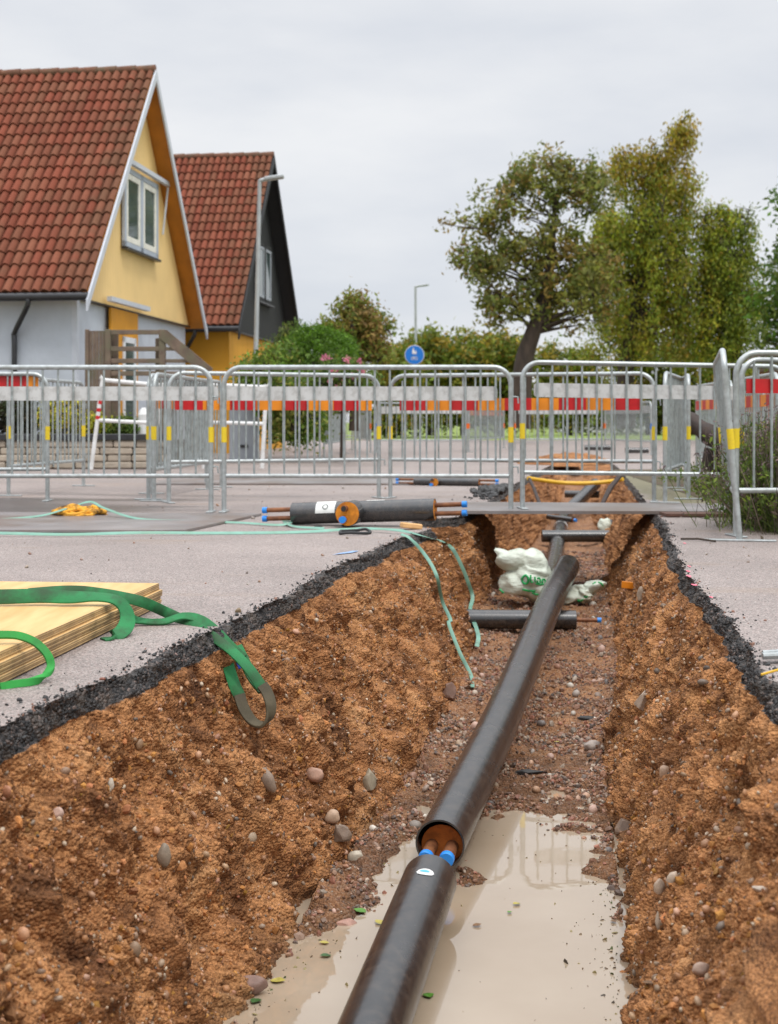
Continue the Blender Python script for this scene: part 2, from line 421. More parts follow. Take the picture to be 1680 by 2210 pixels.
def road_mat():
    m, n, l, b = new_mat('asphalt')
    tc = n.new('ShaderNodeTexCoord')
    v = n.new('ShaderNodeTexVoronoi'); v.inputs['Scale'].default_value = 210; l.new(tc.outputs['Object'], v.inputs['Vector'])
    sc = n.new('ShaderNodeSeparateColor'); l.new(v.outputs['Color'], sc.inputs[0])
    cr = n.new('ShaderNodeValToRGB'); e = cr.color_ramp.elements
    e[0].position = 0; e[0].color = (.11, .085, .08, 1); e[1].position = 1; e[1].color = (.46, .405, .375, 1)
    for p, c in ((.2, (.205, .176, .160, 1)), (.5, (.275, .238, .216, 1)), (.8, (.36, .275, .25, 1))):
        q = cr.color_ramp.elements.new(p); q.color = c
    l.new(sc.outputs[0], cr.inputs[0])
    n1 = n.new('ShaderNodeTexNoise'); n1.inputs['Scale'].default_value = .9; n1.inputs['Detail'].default_value = 9; n1.inputs['Roughness'].default_value = .6
    l.new(tc.outputs['Object'], n1.inputs['Vector'])
    m1 = n.new('ShaderNodeMapRange'); m1.inputs['From Min'].default_value = .3; m1.inputs['From Max'].default_value = .7; m1.inputs['To Min'].default_value = .82; m1.inputs['To Max'].default_value = 1.14
    l.new(n1.outputs[0], m1.inputs[0])
    # wet band running across the carriageway (Y from about 9 to 14) and sand washed along it
    sp = n.new('ShaderNodeSeparateXYZ'); l.new(tc.outputs['Object'], sp.inputs[0])
    n2 = n.new('ShaderNodeTexNoise'); n2.inputs['Scale'].default_value = .55; n2.inputs['Detail'].default_value = 6
    mp = n.new('ShaderNodeMapping'); mp.inputs['Scale'].default_value = (.5, 2.2, 1); l.new(tc.outputs['Object'], mp.inputs[0]); l.new(mp.outputs[0], n2.inputs['Vector'])
    fx = n.new('ShaderNodeMapRange'); fx.inputs['From Min'].default_value = -3.2; fx.inputs['From Max'].default_value = .2; fx.inputs['To Min'].default_value = .30; fx.inputs['To Max'].default_value = -.05
    l.new(sp.outputs['X'], fx.inputs[0])
    fy = n.new('ShaderNodeMapRange'); fy.inputs['From Min'].default_value = 9.3; fy.inputs['From Max'].default_value = 10.6; fy.inputs['To Min'].default_value = -.4; fy.inputs['To Max'].default_value = .0
    l.new(sp.outputs['Y'], fy.inputs[0])
    fy2 = n.new('ShaderNodeMapRange'); fy2.inputs['From Min'].default_value = 12.2; fy2.inputs['From Max'].default_value = 14; fy2.inputs['To Min'].default_value = 0; fy2.inputs['To Max'].default_value = -.4
    l.new(sp.outputs['Y'], fy2.inputs[0])
    s1 = n.new('ShaderNodeMath'); l.new(fx.outputs[0], s1.inputs[0]); l.new(fy.outputs[0], s1.inputs[1])
    s2 = n.new('ShaderNodeMath'); l.new(s1.outputs[0], s2.inputs[0]); l.new(fy2.outputs[0], s2.inputs[1])
    s3 = n.new('ShaderNodeMath'); l.new(s2.outputs[0], s3.inputs[0]); l.new(n2.outputs[0], s3.inputs[1])
    wet = n.new('ShaderNodeMapRange'); wet.interpolation_type = 'SMOOTHSTEP'; wet.inputs['From Min'].default_value = .52; wet.inputs['From Max'].default_value = .74
    l.new(s3.outputs[0], wet.inputs[0])
    wm = n.new('ShaderNodeMapRange'); wm.inputs['To Min'].default_value = 1; wm.inputs['To Max'].default_value = .42; l.new(wet.outputs[0], wm.inputs[0])
    mu = n.new('ShaderNodeMath'); mu.operation = 'MULTIPLY'; l.new(m1.outputs[0], mu.inputs[0]); l.new(wm.outputs[0], mu.inputs[1])
    vs = n.new('ShaderNodeVectorMath'); vs.operation = 'SCALE'; l.new(cr.outputs[0], vs.inputs[0]); l.new(mu.outputs[0], vs.inputs['Scale'])
    # brownish sandy smear
    n3 = n.new('ShaderNodeTexNoise'); n3.inputs['Scale'].default_value = 1.3; n3.inputs['Detail'].default_value = 8; n3.inputs['Roughness'].default_value = .65
    mp3 = n.new('ShaderNodeMapping'); mp3.inputs['Scale'].default_value = (.45, 1.5, 1); mp3.inputs['Location'].default_value = (3.3, 1.2, 0); l.new(tc.outputs['Object'], mp3.inputs[0]); l.new(mp3.outputs[0], n3.inputs['Vector'])
    m3 = n.new('ShaderNodeMapRange'); m3.inputs['From Min'].default_value = .56; m3.inputs['From Max'].default_value = .72; m3.inputs['To Max'].default_value = .65; l.new(n3.outputs[0], m3.inputs[0])
    mx = n.new('ShaderNodeMix'); mx.data_type = 'RGBA'; l.new(m3.outputs[0], mx.inputs[0]); l.new(vs.outputs[0], mx.inputs[6]); mx.inputs[7].default_value = (.27, .185, .12, 1)
    # moss on the pavement by the planting bed
    gx = n.new('ShaderNodeMapRange'); gx.inputs['From Min'].default_value = 1.75; gx.inputs['From Max'].default_value = 2.5; gx.inputs['To Max'].default_value = .35; gx.inputs['To Min'].default_value = -.3
    l.new(sp.outputs['X'], gx.inputs[0])
    s4 = n.new('ShaderNodeMath'); l.new(gx.outputs[0], s4.inputs[0]); l.new(n1.outputs[0], s4.inputs[1])
    m4 = n.new('ShaderNodeMapRange'); m4.inputs['From Min'].default_value = .62; m4.inputs['From Max'].default_value = .8; m4.inputs['To Max'].default_value = .8; l.new(s4.outputs[0], m4.inputs[0])
    yl = n.new('ShaderNodeMath'); yl.operation = 'LESS_THAN'; yl.inputs[1].default_value = 20; l.new(sp.outputs['Y'], yl.inputs[0])
    m4y = n.new('ShaderNodeMath'); m4y.operation = 'MULTIPLY'; l.new(m4.outputs[0], m4y.inputs[0]); l.new(yl.outputs[0], m4y.inputs[1])
    mx2 = n.new('ShaderNodeMix'); mx2.data_type = 'RGBA'; l.new(m4y.outputs[0], mx2.inputs[0]); l.new(mx.outputs[2], mx2.inputs[6]); mx2.inputs[7].default_value = (.13, .12, .045, 1)
    l.new(mx2.outputs[2], b.inputs['Base Color'])
    rr = n.new('ShaderNodeMapRange'); rr.inputs['To Min'].default_value = .62; rr.inputs['To Max'].default_value = .28; l.new(wet.outputs[0], rr.inputs[0]); l.new(rr.outputs[0], b.inputs['Roughness'])
    bp = n.new('ShaderNodeBump'); bp.inputs['Distance'].default_value = .0016; l.new(v.outputs['Distance'], bp.inputs['Height']); l.new(bp.outputs[0], b.inputs['Normal'])
    return m
M_ROAD = road_mat()

def soil_mat():
    m, n, l, b = new_mat('dug_soil')
    tc = n.new('ShaderNodeTexCoord')
    at = n.new('ShaderNodeAttribute'); at.attribute_name = 'asph'
    af = n.new('ShaderNodeAttribute'); af.attribute_name = 'floor'
    def noise(s, d=6, r=.6, st=(1, 1, 1)):
        mp = n.new('ShaderNodeMapping'); mp.inputs['Scale'].default_value = st; l.new(tc.outputs['Object'], mp.inputs[0])
        q = n.new('ShaderNodeTexNoise'); q.inputs['Scale'].default_value = s; q.inputs['Detail'].default_value = d; q.inputs['Roughness'].default_value = r
        l.new(mp.outputs[0], q.inputs['Vector']); return q.outputs[0]
    def ramp(src, stops):
        c = n.new('ShaderNodeValToRGB'); e = c.color_ramp.elements
        e[0].position, e[0].color = stops[0][0], stops[0][1] + (1,)
        e[1].position, e[1].color = stops[-1][0], stops[-1][1] + (1,)
        for p, cc in stops[1:-1]:
            q = c.color_ramp.elements.new(p); q.color = cc + (1,)
        l.new(src, c.inputs[0]); return c.outputs[0]
    def mix(f, a, bb, mode='MIX'):
        q = n.new('ShaderNodeMix'); q.data_type = 'RGBA'; q.blend_type = mode
        if isinstance(f, float): q.inputs[0].default_value = f
        else: l.new(f, q.inputs[0])
        l.new(a, q.inputs[6])
        if isinstance(bb, tuple): q.inputs[7].default_value = bb + (1,)
        else: l.new(bb, q.inputs[7])
        return q.outputs[2]
    base = ramp(noise(3.2, 8, .62), [(.3, (.19, .080, .030)), (.48, (.39, .172, .064)), (.62, (.475, .226, .088)), (.75, (.52, .29, .135))])
    grit = ramp(noise(95, 4, .7), [(.34, (.48, .45, .42)), (.5, (1.0, 1.0, 1.0)), (.66, (1.38, 1.42, 1.5))])
    damp = ramp(noise(7.5, 7, .68), [(.36, (.42, .38, .36)), (.50, (1.0, 1.0, 1.0)), (.7, (1.12, 1.12, 1.14))])
    base = mix(1.0, base, damp, 'MULTIPLY')
    dirt = mix(1.0, base, grit, 'MULTIPLY')
    v = n.new('ShaderNodeTexVoronoi'); v.inputs['Scale'].default_value = 120; v.inputs['Randomness'].default_value = 1; l.new(tc.outputs['Object'], v.inputs['Vector'])
    sc = n.new('ShaderNodeSeparateColor'); l.new(v.outputs['Color'], sc.inputs[0])
    grav = ramp(sc.outputs[0], [(0, (.10, .052, .030)), (.3, (.25, .125, .065)), (.6, (.33, .175, .10)), (.85, (.40, .28, .20)), (1, (.2, .16, .13))])
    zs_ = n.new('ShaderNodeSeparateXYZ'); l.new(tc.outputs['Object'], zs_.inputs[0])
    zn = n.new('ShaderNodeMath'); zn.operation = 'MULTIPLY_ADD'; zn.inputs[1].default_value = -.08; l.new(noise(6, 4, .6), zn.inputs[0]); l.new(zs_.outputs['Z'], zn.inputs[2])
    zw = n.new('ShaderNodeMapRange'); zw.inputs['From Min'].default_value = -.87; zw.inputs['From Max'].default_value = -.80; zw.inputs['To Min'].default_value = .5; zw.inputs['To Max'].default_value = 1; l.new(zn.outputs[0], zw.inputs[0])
    # wet reddish gravel bed in the trench bottom
    fr = n.new('ShaderNodeMath'); fr.operation = 'MULTIPLY'; l.new(af.outputs['Fac'], fr.inputs[0]); fr.inputs[1].default_value = .55
    c0 = mix(fr.outputs[0], dirt, grav)
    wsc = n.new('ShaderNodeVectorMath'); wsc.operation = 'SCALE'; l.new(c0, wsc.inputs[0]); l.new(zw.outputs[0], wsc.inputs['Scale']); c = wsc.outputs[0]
    tar = ramp(sc.outputs[1], [(0, (.012, .012, .012)), (.5, (.036, .033, .032)), (.86, (.075, .064, .058)), (1, (.19, .14, .12))])
    tarn = n.new('ShaderNodeMath'); tarn.operation = 'ADD'; l.new(at.outputs['Fac'], tarn.inputs[0])
    nn = n.new('ShaderNodeMapRange'); nn.inputs['To Min'].default_value = -.45; nn.inputs['To Max'].default_value = .45; l.new(noise(22, 5, .65), nn.inputs[0]); l.new(nn.outputs[0], tarn.inputs[1])
    st = n.new('ShaderNodeMapRange'); st.inputs['From Min'].default_value = .42; st.inputs['From Max'].default_value = .58; l.new(tarn.outputs[0], st.inputs[0])
    dust = mix(.0, tar, (.1, .08, .06))
    dn = n.new('ShaderNodeMapRange'); dn.inputs['From Min'].default_value = .5; dn.inputs['From Max'].default_value = .7; dn.inputs['To Max'].default_value = .75; l.new(noise(9, 6, .6), dn.inputs[0])
    dust = mix(dn.outputs[0], tar, (.12, .092, .07))
    c = mix(st.outputs[0], c, dust)
    l.new(c, b.inputs['Base Color'])
    rr = n.new('ShaderNodeMapRange'); rr.inputs['To Min'].default_value = .9; rr.inputs['To Max'].default_value = .42; l.new(st.outputs[0], rr.inputs[0]); l.new(rr.outputs[0], b.inputs['Roughness'])
    b.inputs['Specular IOR Level'].default_value = .35
    hh = n.new('ShaderNodeMath'); hh.operation = 'ADD'; l.new(noise(85, 4, .6), hh.inputs[0]); 
    vv = n.new('ShaderNodeMath'); vv.operation = 'MULTIPLY'; vv.inputs[1].default_value = -1.3; l.new(v.outputs['Distance'], vv.inputs[0]); l.new(vv.outputs[0], hh.inputs[1])
    bp = n.new('ShaderNodeBump'); bp.inputs['Distance'].default_value = .007; bp.inputs['Strength'].default_value = 1; l.new(hh.outputs[0], bp.inputs['Height']); l.new(bp.outputs[0], b.inputs['Normal'])
    return m
M_SOIL = soil_mat()

def water_mat():
    m, n, l, b = new_mat('muddy_water')
    tc = n.new('ShaderNodeTexCoord'); no = n.new('ShaderNodeTexNoise'); no.inputs['Scale'].default_value = 2.3; no.inputs['Detail'].default_value = 5
    l.new(tc.outputs['Object'], no.inputs['Vector'])
    cr = n.new('ShaderNodeValToRGB'); e = cr.color_ramp.elements
    e[0].position = .3; e[0].color = (.34, .26, .18, 1); e[1].position = .7; e[1].color = (.40, .32, .235, 1)
    l.new(no.outputs[0], cr.inputs[0]); l.new(cr.outputs[0], b.inputs['Base Color'])
    b.inputs['Roughness'].default_value = .02; b.inputs['IOR'].default_value = 2.0
    b.inputs['Specular IOR Level'].default_value = .5
    n2 = n.new('ShaderNodeTexNoise'); n2.inputs['Scale'].default_value = 9; l.new(tc.outputs['Object'], n2.inputs['Vector'])
    bp = n.new('ShaderNodeBump'); bp.inputs['Distance'].default_value = .0006; bp.inputs['Strength'].default_value = .35; l.new(n2.outputs[0], bp.inputs['Height']); l.new(bp.outputs[0], b.inputs['Normal'])
    return m
M_WATER = water_mat()
M_GRASS = pmat('lawn', (.20, .28, .05), .9, 0, .35, 1.2, .03, 30, dirt=(.20, .20, .06), dirt_amt=.5)
M_BED = pmat('planting_bed_soil', (.085, .055, .035), .9, 0, .4, 6, .02, 30, dirt=(.10, .12, .03), dirt_amt=.6, dirt_scale=4)

# ------------------------------------------------------------------ trench and road
def ip(tab, y):
    a = np.array(tab, float)
    # smoothed interpolation
    r = 0
    for o in (-.12, 0, .12): r = r + np.interp(y + o, a[:, 0], a[:, 1])
    return r / 3
XL = [(-3, -1.75), (0, -1.32), (2, -1.02), (3.116, -.853), (3.56, -.80), (3.8, -.70), (4.18, -.655), (4.45, -.595), (4.71, -.545), (5.05, -.487), (5.53, -.39), (6.28, -.315), (6.64, -.24), (7.32, -.117), (8.06, .034), (8.53, .139), (8.95, .27), (9.10, .30), (9.2, .16), (9.85, .16), (9.98, .48), (10.46, .56), (11.84, .79), (14.8, 1.27), (15.9, 1.45), (22, 2.5), (24, 2.9)]
XLB = [(-3, -1.45), (0, -1.0), (2, -.68), (3.3, -.44), (3.66, -.376), (3.98, -.29), (4.35, -.25), (5.27, -.034), (6.2, .13), (6.8, .25), (7.4, .36), (8.0, .44), (8.7, .53), (9.05, .50), (9.2, .30), (9.8, .30), (10.0, .68), (10.7, .77), (12, 1.0), (15, 1.55), (20, 2.4), (24, 3.1)]
XRB = [(-3, -.55), (0, 0.0), (2, .35), (3.57, .598), (4.16, .69), (4.57, .744), (5.27, .823), (6.27, .94), (7.5, 1.21), (8.9, 1.43), (10.5, 1.60), (12, 1.85), (15, 2.25), (22, 3.0), (24, 3.1)]
XR = [(-3, -.1), (0, .42), (2, .76), (3.64, .995), (4.34, 1.10), (4.72, 1.15), (5.33, 1.225), (5.82, 1.256), (6.98, 1.42), (8.39, 1.66), (9.5, 1.85), (10.5, 1.97), (12.2, 2.2), (15.3, 2.62), (20, 3.25), (22, 3.5), (24, 3.7)]
ZF = [(-3, -.88), (4.6, -.875), (5.0, -.858), (5.35, -.838), (6, -.815), (7, -.775), (8, -.73), (9.0, -.70), (9.9, -.63), (11, -.60), (14, -.61), (18, -.60), (20, -.55), (22, -.2), (23, -.02)]
WATER_Z = -.835
rows = list(np.arange(-3, 2.7, .15))
y = 2.7
while y < 12.5: rows.append(y); y += .0017 * y
while y < 23: rows.append(y); y += .0075 * y
rows.append(23.0)
Y = np.array(rows)
def jag(y, s):
    z = np.zeros_like(y)
    return .022 * pn(y * 2.2 + s, z + s, z) + .016 * pn(y * 9 + s, z, z + s) + .009 * pn(y * 33, z + s, z) + .005 * pn(y * 110, z, z + s)
xl = ip(XL, Y) + jag(Y, 3.3); xr = ip(XR, Y) + jag(Y, 8.8)
xlb = ip(XLB, Y); xrb = ip(XRB, Y); zf = ip(ZF, Y)
fade_end = np.clip((23.0 - Y) / .8, 0, 1)
NA, NW, NF = 16, 165, 170
tA = np.linspace(0, 1, NA, endpoint=False); tW = np.linspace(0, 1, NW, endpoint=False); tF = np.linspace(0, 1, NF, endpoint=False)
thick = .062 + .018 * pn(Y * 1.7, Y * 0, Y * 0)
thick = np.minimum(thick, -zf * .5)
cols_x, cols_z, cols_as, cols_fl, nx, nz, amp = [], [], [], [], [], [], []
def seg(x0, z0, x1, z1, ts, asph, fl, nv, am):
    for t in ts:
        cols_x.append(x0 + (x1 - x0) * t); cols_z.append(z0 + (z1 - z0) * t)
        cols_as.append(np.full_like(Y, asph(t))); cols_fl.append(np.full_like(Y, fl(t)))
        nx.append(np.full_like(Y, nv[0])); nz.append(np.full_like(Y, nv[1])); amp.append(np.full_like(Y, am(t)))
aw = .026 + .016 * pn(Y * 3.1, Y * 0 + 4, Y * 0)
zero = np.zeros_like(Y)
seg(xl, zero, xl + aw, -thick, tA, lambda t: 1.1 - .25 * t * t, lambda t: 0, (.85, .3), lambda t: min(1, t * 5) * .55)
seg(xl + aw, -thick, xlb, zf, tW, lambda t: max(0, .45 - t * 14), lambda t: max(0, (t - .93) / .07) * .6, (.93, .36), lambda t: .6 + .4 * min(1, t * 8) if t < .9 else 1 - (t - .9) * 6)
seg(xlb, zf, xrb, zf, tF, lambda t: 0, lambda t: min(1, .6 + min(t, 1 - t) * 9), (0, 1), lambda t: .4)
seg(xrb, zf, xr - aw, -thick, tW, lambda t: max(0, .45 - (1 - t) * 14), lambda t: max(0, (.07 - t) / .07) * .6, (-.93, .36), lambda t: .6 + .4 * min(1, (1 - t) * 8) if t > .1 else 1 - (.1 - t) * 6)
seg(xr - aw, -thick, xr, zero, np.linspace(0, 1, NA + 1), lambda t: 1.1 - .25 * (1 - t) ** 2, lambda t: 0, (-.85, .3), lambda t: min(1, (1 - t) * 5) * .55)
TX = np.array(cols_x).T; TZ = np.array(cols_z).T
NX = np.array(nx).T; NZ = np.array(nz).T; AM = np.array(amp).T; AS = np.array(cols_as).T; FL = np.array(cols_fl).T
TY = np.repeat(Y[:, None], TX.shape[1], 1)
NC = TX.shape[1]
iswall = ((FL < .61) & (AS < .7)).astype(float)
side = np.where(NX > 0, 1.0, -1.0)
d = .050 * fbm(TX, TY, TZ, .55, 3) + .042 * fbm(TX + 9, TY, TZ, .16, 3)
# tooth marks of the digger bucket running down the slope
lean = TY + .75 * TZ * np.where(NX > 0, 1, -.8)
st = fbm(lean, TZ * .16, TX * .2 + 7, .085, 3)
d += .030 * st * iswall + .011 * fbm(lean, TZ * .22, TX * .2 + 3, .026, 2) * iswall
crum = fbm(TX, TY, TZ, .045, 3, .62)
d += .011 * crum
d -= .05 * np.clip(fbm(TX + 31, TY, TZ, .10, 2) - .62, 0, 1) * iswall
rid = 1 - np.abs(pn(TX * 26, TY * 26, TZ * 26))
d += .008 * (rid - .7) * (1 + .7 * iswall)
d += .0085 * fbm(TX, TY, TZ, .016, 2, .75)
# hollows scoured at the foot of the left wall
for (hy, hz, ry, rz, a) in ((3.72, -.60, .13, .10, .09), (4.02, -.68, .10, .12, .11), (3.35, -.45, .16, .07, .06), (4.9, -.30, .12, .05, .04), (5.8, -.42, .2, .06, .04), (7.0, -.35, .3, .08, .04)):
    d -= a * np.exp(-((TY - hy) / ry) ** 2 - ((TZ - hz) / rz) ** 2) * (NX > 0)
for (hy, hz, ry, rz, a) in ((4.6, -.42, .2, .08, .05), (5.5, -.25, .15, .10, .05), (6.6, -.45, .3, .07, .05), (3.9, -.5, .12, .1, .04)):
    d -= a * np.exp(-((TY - hy) / ry) ** 2 - ((TZ - hz) / rz) ** 2) * (NX < 0)
fl_d = .018 * fbm(TX, TY, TZ * 0, .33, 2) + .020 * fbm(TX, TY, TZ * 0, .09, 3) + .004 * fbm(TX, TY, TZ * 0, .02, 2)
isfl = (NX == 0)
D = np.where(isfl, fl_d, d * AM) * np.where(AS > .7, 1.0, 1.0)
# black bitumen lumps on the cut edge
D += np.where(AS > .7, .014 * fbm(TX, TY, TZ, .035, 3, .6) * AM * 1.6, 0)
k = fade_end[:, None]
TX = TX + NX * D * k; TZ = TZ + NZ * D * k
dl = TX - xlb[:, None]; dr = xrb[:, None] - TX
tal = .05 * np.exp(-np.clip(dl, 0, 9) / .07) + .05 * np.exp(-np.clip(dr, 0, 9) / .06)
TZ = TZ + np.where(isfl, tal * (.6 + .6 * pn(TX * 7, TY * 7, TX * 0)) * k, 0)
# gravel shoals above the water
def shoal(px, py, sx, sy, h):
    global TZ
    TZ = TZ + np.where(isfl, h * np.exp(-((TX - px) / sx) ** 2 - ((TY - py) / sy) ** 2), 0)
for (u, v, sx, sy, h) in ((700, 1975, .09, .22, .05), (735, 1925, .10, .25, .05), (790, 1870, .09, .22, .05), (820, 1830, .06, .15, .03), (1015, 1895, .06, .10, .06), (1300, 1880, .06, .14, .035), (1345, 1950, .03, .2, .03)):
    g = GZ(u, v, WATER_Z); shoal(g.x, g.y, sx, sy, h)
for (u, v, sx, sy, h) in ((1150, 1830, .17, .22, -.03), (880, 1775, .07, .12, .02), (1120, 1755, .06, .05, -.02)):
    g = GZ(u, v, WATER_Z); shoal(g.x, g.y, sx, sy, h)
nr = len(Y)
idx = np.arange(nr * NC).reshape(nr, NC)
quads = np.stack([idx[:-1, :-1].ravel(), idx[:-1, 1:].ravel(), idx[1:, 1:].ravel(), idx[1:, :-1].ravel()], 1)
TV = np.stack([TX.ravel(), TY.ravel(), TZ.ravel()], 1)
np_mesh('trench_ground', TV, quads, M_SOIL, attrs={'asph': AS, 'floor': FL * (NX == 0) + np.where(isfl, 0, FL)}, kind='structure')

# road: asphalt sheet on both sides of the trench, closed beyond its far end
def road():
    V = []; Q = []
    offs = [0, .012, .04, .1, .25, .6, 1.4, 3, 6]
    def strip(edge, sgn, far):
        b = sum(len(q) for q in V)
        k = len(offs) + 1
        A = np.zeros((nr, k, 3))
        for j, o in enumerate(offs):
            A[:, j, 0] = edge + sgn * o
        A[:, k - 1, 0] = far
        A[:, :, 1] = Y[:, None]
        A[:, 1:3, 2] += .0025 * pn(A[:, 1:3, 0] * 30, A[:, 1:3, 1] * 30, A[:, 1:3, 0] * 0)
        ii = np.arange(nr * k).reshape(nr, k) + b
        q = np.stack([ii[:-1, :-1].ravel(), ii[:-1, 1:].ravel(), ii[1:, 1:].ravel(), ii[1:, :-1].ravel()], 1)
        if sgn < 0: q = q[:, ::-1]
        V.append(A.reshape(-1, 3)); Q.append(q)
    strip(xl, -1, -15.0); strip(xr, 1, 12.0)
    b = sum(len(q) for q in V)
    V.append(np.array([(-15, 23, 0), (12, 23, 0), (12, 52, 0), (-15, 52, 0), (-15, -8, 0), (12, -8, 0), (12, -3, 0), (-15, -3, 0)], float))
    Q.append(np.array([[b, b + 1, b + 2, b + 3], [b + 4, b + 5, b + 6, b + 7]]))
    np_mesh('road', np.vstack(V), np.vstack(Q), M_ROAD, smooth=False, kind='structure')
road()
g = MB()
for (x0, x1, y0, y1) in ((-500, 500, 52, 900), (-500, -15, -8, 52), (12, 500, -8, 52), (-500, 500, -400, -8)):
    g.add([(x0, y0, 0), (x1, y0, 0), (x1, y1, 0), (x0, y1, 0)], [(0, 1, 2, 3)])
g.build('ground', M_GRASS, kind='structure')

BV = BVHTree.FromPolygons([tuple(p) for p in TV], [tuple(q) for q in quads], all_triangles=False)
def hit(u, v, off=0.0):
    "where the view ray through (u,v) meets the trench or the asphalt"
    o = Vector((0, 0, H)); dr = Vector(((u - UC) / F, 1, -(v - VH) / F)).normalized()
    h = BV.ray_cast(o, dr, 60)
    zr = None
    if v > VH:
        gp = GZ(u, v, 0)
        e0 = np.interp(gp.y, Y, xl); e1 = np.interp(gp.y, Y, xr)
        if gp.y > 23 or gp.x < e0 or gp.x > e1: zr = gp
    if zr is not None and (h[0] is None or (zr - o).length < (h[0] - o).length + .01): p, nn = zr, Vector((0, 0, 1))
    elif h[0] is not None:
        p, nn = h[0], h[1]
        if nn.dot(dr) > 0: nn = -nn
    else: p, nn = GZ(u, v, 0), Vector((0, 0, 1))
    return p + nn * off, nn

# water
wv = []; wf = []
ys = np.arange(2.2, 7.6, .08)
for i, yy in enumerate(ys):
    a = np.interp(yy, Y, xlb) - .16; b_ = np.interp(yy, Y, xrb) + .16
    wv += [(a, yy, WATER_Z), (b_, yy, WATER_Z)]
    if i: wf.append((2 * i - 2, 2 * i - 1, 2 * i + 1, 2 * i))
m = MB(); m.add(wv, wf); m.build('puddle_water', M_WATER, kind='structure')

# ------------------------------------------------------------------ pebbles and gravel
def ico(sub):
    bm = bmesh.new(); bmesh.ops.create_icosphere(bm, subdivisions=sub, radius=1); bm.verts.index_update()
    V = np.array([v.co[:] for v in bm.verts]); Fc = np.array([[q.index for q in f.verts] for f in bm.faces]); bm.free(); return V, Fc
ICO1, ICO2, ICO3 = ico(1), ico(2), ico(3)
def rotmats(n):
    q = RNG.normal(size=(n, 4)); q /= np.linalg.norm(q, axis=1)[:, None]
    w, x, y_, z = q.T
    return np.stack([1 - 2 * (y_ * y_ + z * z), 2 * (x * y_ - z * w), 2 * (x * z + y_ * w), 2 * (x * y_ + z * w), 1 - 2 * (x * x + z * z), 2 * (y_ * z - x * w), 2 * (x * z - y_ * w), 2 * (y_ * z + x * w), 1 - 2 * (x * x + y_ * y_)], 1).reshape(n, 3, 3)
PAL = np.array([(.38, .27, .18), (.45, .36, .28), (.50, .33, .26), (.32, .27, .23), (.60, .54, .46), (.16, .14, .13), (.40, .22, .15), (.34, .20, .12), (.48, .30, .20), (.30, .22, .17)])
def scatter(name, pts, rad, cols, base, smooth, mat=M_PEB, jit=.18, flat=(.55, 1.0), **kw):
    n = len(pts); bV, bF = base; k = len(bV)
    S = RNG.uniform(flat[0], flat[1], size=(n, 1, 3)); S[:, :, 0] = 1.0 + .25 * RNG.random((n, 1))
    V = bV[None] * S * (1 + jit * RNG.uniform(-1, 1, size=(n, k, 1)))
    R = rotmats(n); V = np.einsum('nij,nkj->nki', R, V) * np.asarray(rad)[:, None, None] + np.asarray(pts)[:, None]
    Fc = (bF[None] + (np.arange(n) * k)[:, None, None]).reshape(-1, 3)
    C = np.repeat(cols[:, None], k, 1).reshape(-1, 3)
    return np_mesh(name, V.reshape(-1, 3), Fc, mat, smooth=smooth, cols=C, **kw)
def pick(n, mask, wy):
    w = (mask * wy).ravel(); w = w / w.sum()
    i = RNG.choice(len(w), size=n, p=w, replace=True)
    return i
flat_idx_wall = ((NX != 0) & (AS < .6) & (TZ < -.10))
cell = np.gradient(Y)[:, None] * np.ones_like(TX)
i = pick(19000, flat_idx_wall, cell * (TY > 2.6) * (TY < 10.8))
r = np.clip(RNG.lognormal(math.log(.0040), .5, len(i)), .0022, .012)
c = PAL[RNG.integers(0, len(PAL), len(i))] * RNG.uniform(.6, 1.15, (len(i), 1)) * np.array((1.0, .88, .74)); kk = RNG.random(len(i)) < .3; c[kk] = np.array((.36, .17, .07)) * RNG.uniform(.7, 1.3, (kk.sum(), 1))
nn = np.stack([NX.ravel()[i], 0 * NX.ravel()[i], NZ.ravel()[i]], 1)
scatter('embedded_grit', TV[i] + nn * (r * .25)[:, None], r, c, ICO1, True, kind='stuff', label='small pebbles stuck in the sandy walls of the trench', cat='pebbles')
i = pick(7000, flat_idx_wall, cell * (TY > 2.6) * (TY < 9) * (pn(TX * 5, TY * 5, TZ * 5) > -.1))
r = np.clip(RNG.lognormal(math.log(.0055), .45, len(i)), .003, .016)
c = np.array((.40, .182, .068)) * RNG.uniform(.6, 1.35, (len(i), 1)) * np.array((1, 1, 1)) + RNG.uniform(-.02, .02, (len(i), 3))
nn = np.stack([NX.ravel()[i], 0 * NX.ravel()[i], NZ.ravel()[i]], 1)
scatter('soil_clods', TV[i] - nn * (r * .1)[:, None], r, np.clip(c, .01, 1), ICO1, False, mat=M_CLOD, jit=.3, kind='stuff', label='crumbly clods of orange-brown soil on the trench walls', cat='soil clods')
i = pick(520, flat_idx_wall, cell * (TY > 2.6) * (TY < 11.5))
r = np.clip(RNG.lognormal(math.log(.0095), .35, len(i)), .006, .019)
c = PAL[RNG.integers(0, len(PAL), len(i))] * RNG.uniform(.6, 1.05, (len(i), 1)) * np.array((1.0, .84, .68))
nn = np.stack([NX.ravel()[i], 0 * NX.ravel()[i], NZ.ravel()[i]], 1)
scatter('embedded_pebbles', TV[i] - nn * (r * .15)[:, None], r, c, ICO2, True, jit=.07, flat=(.45, 1.0), kind='stuff', label='larger rounded stones half buried in the trench walls', cat='pebbles')
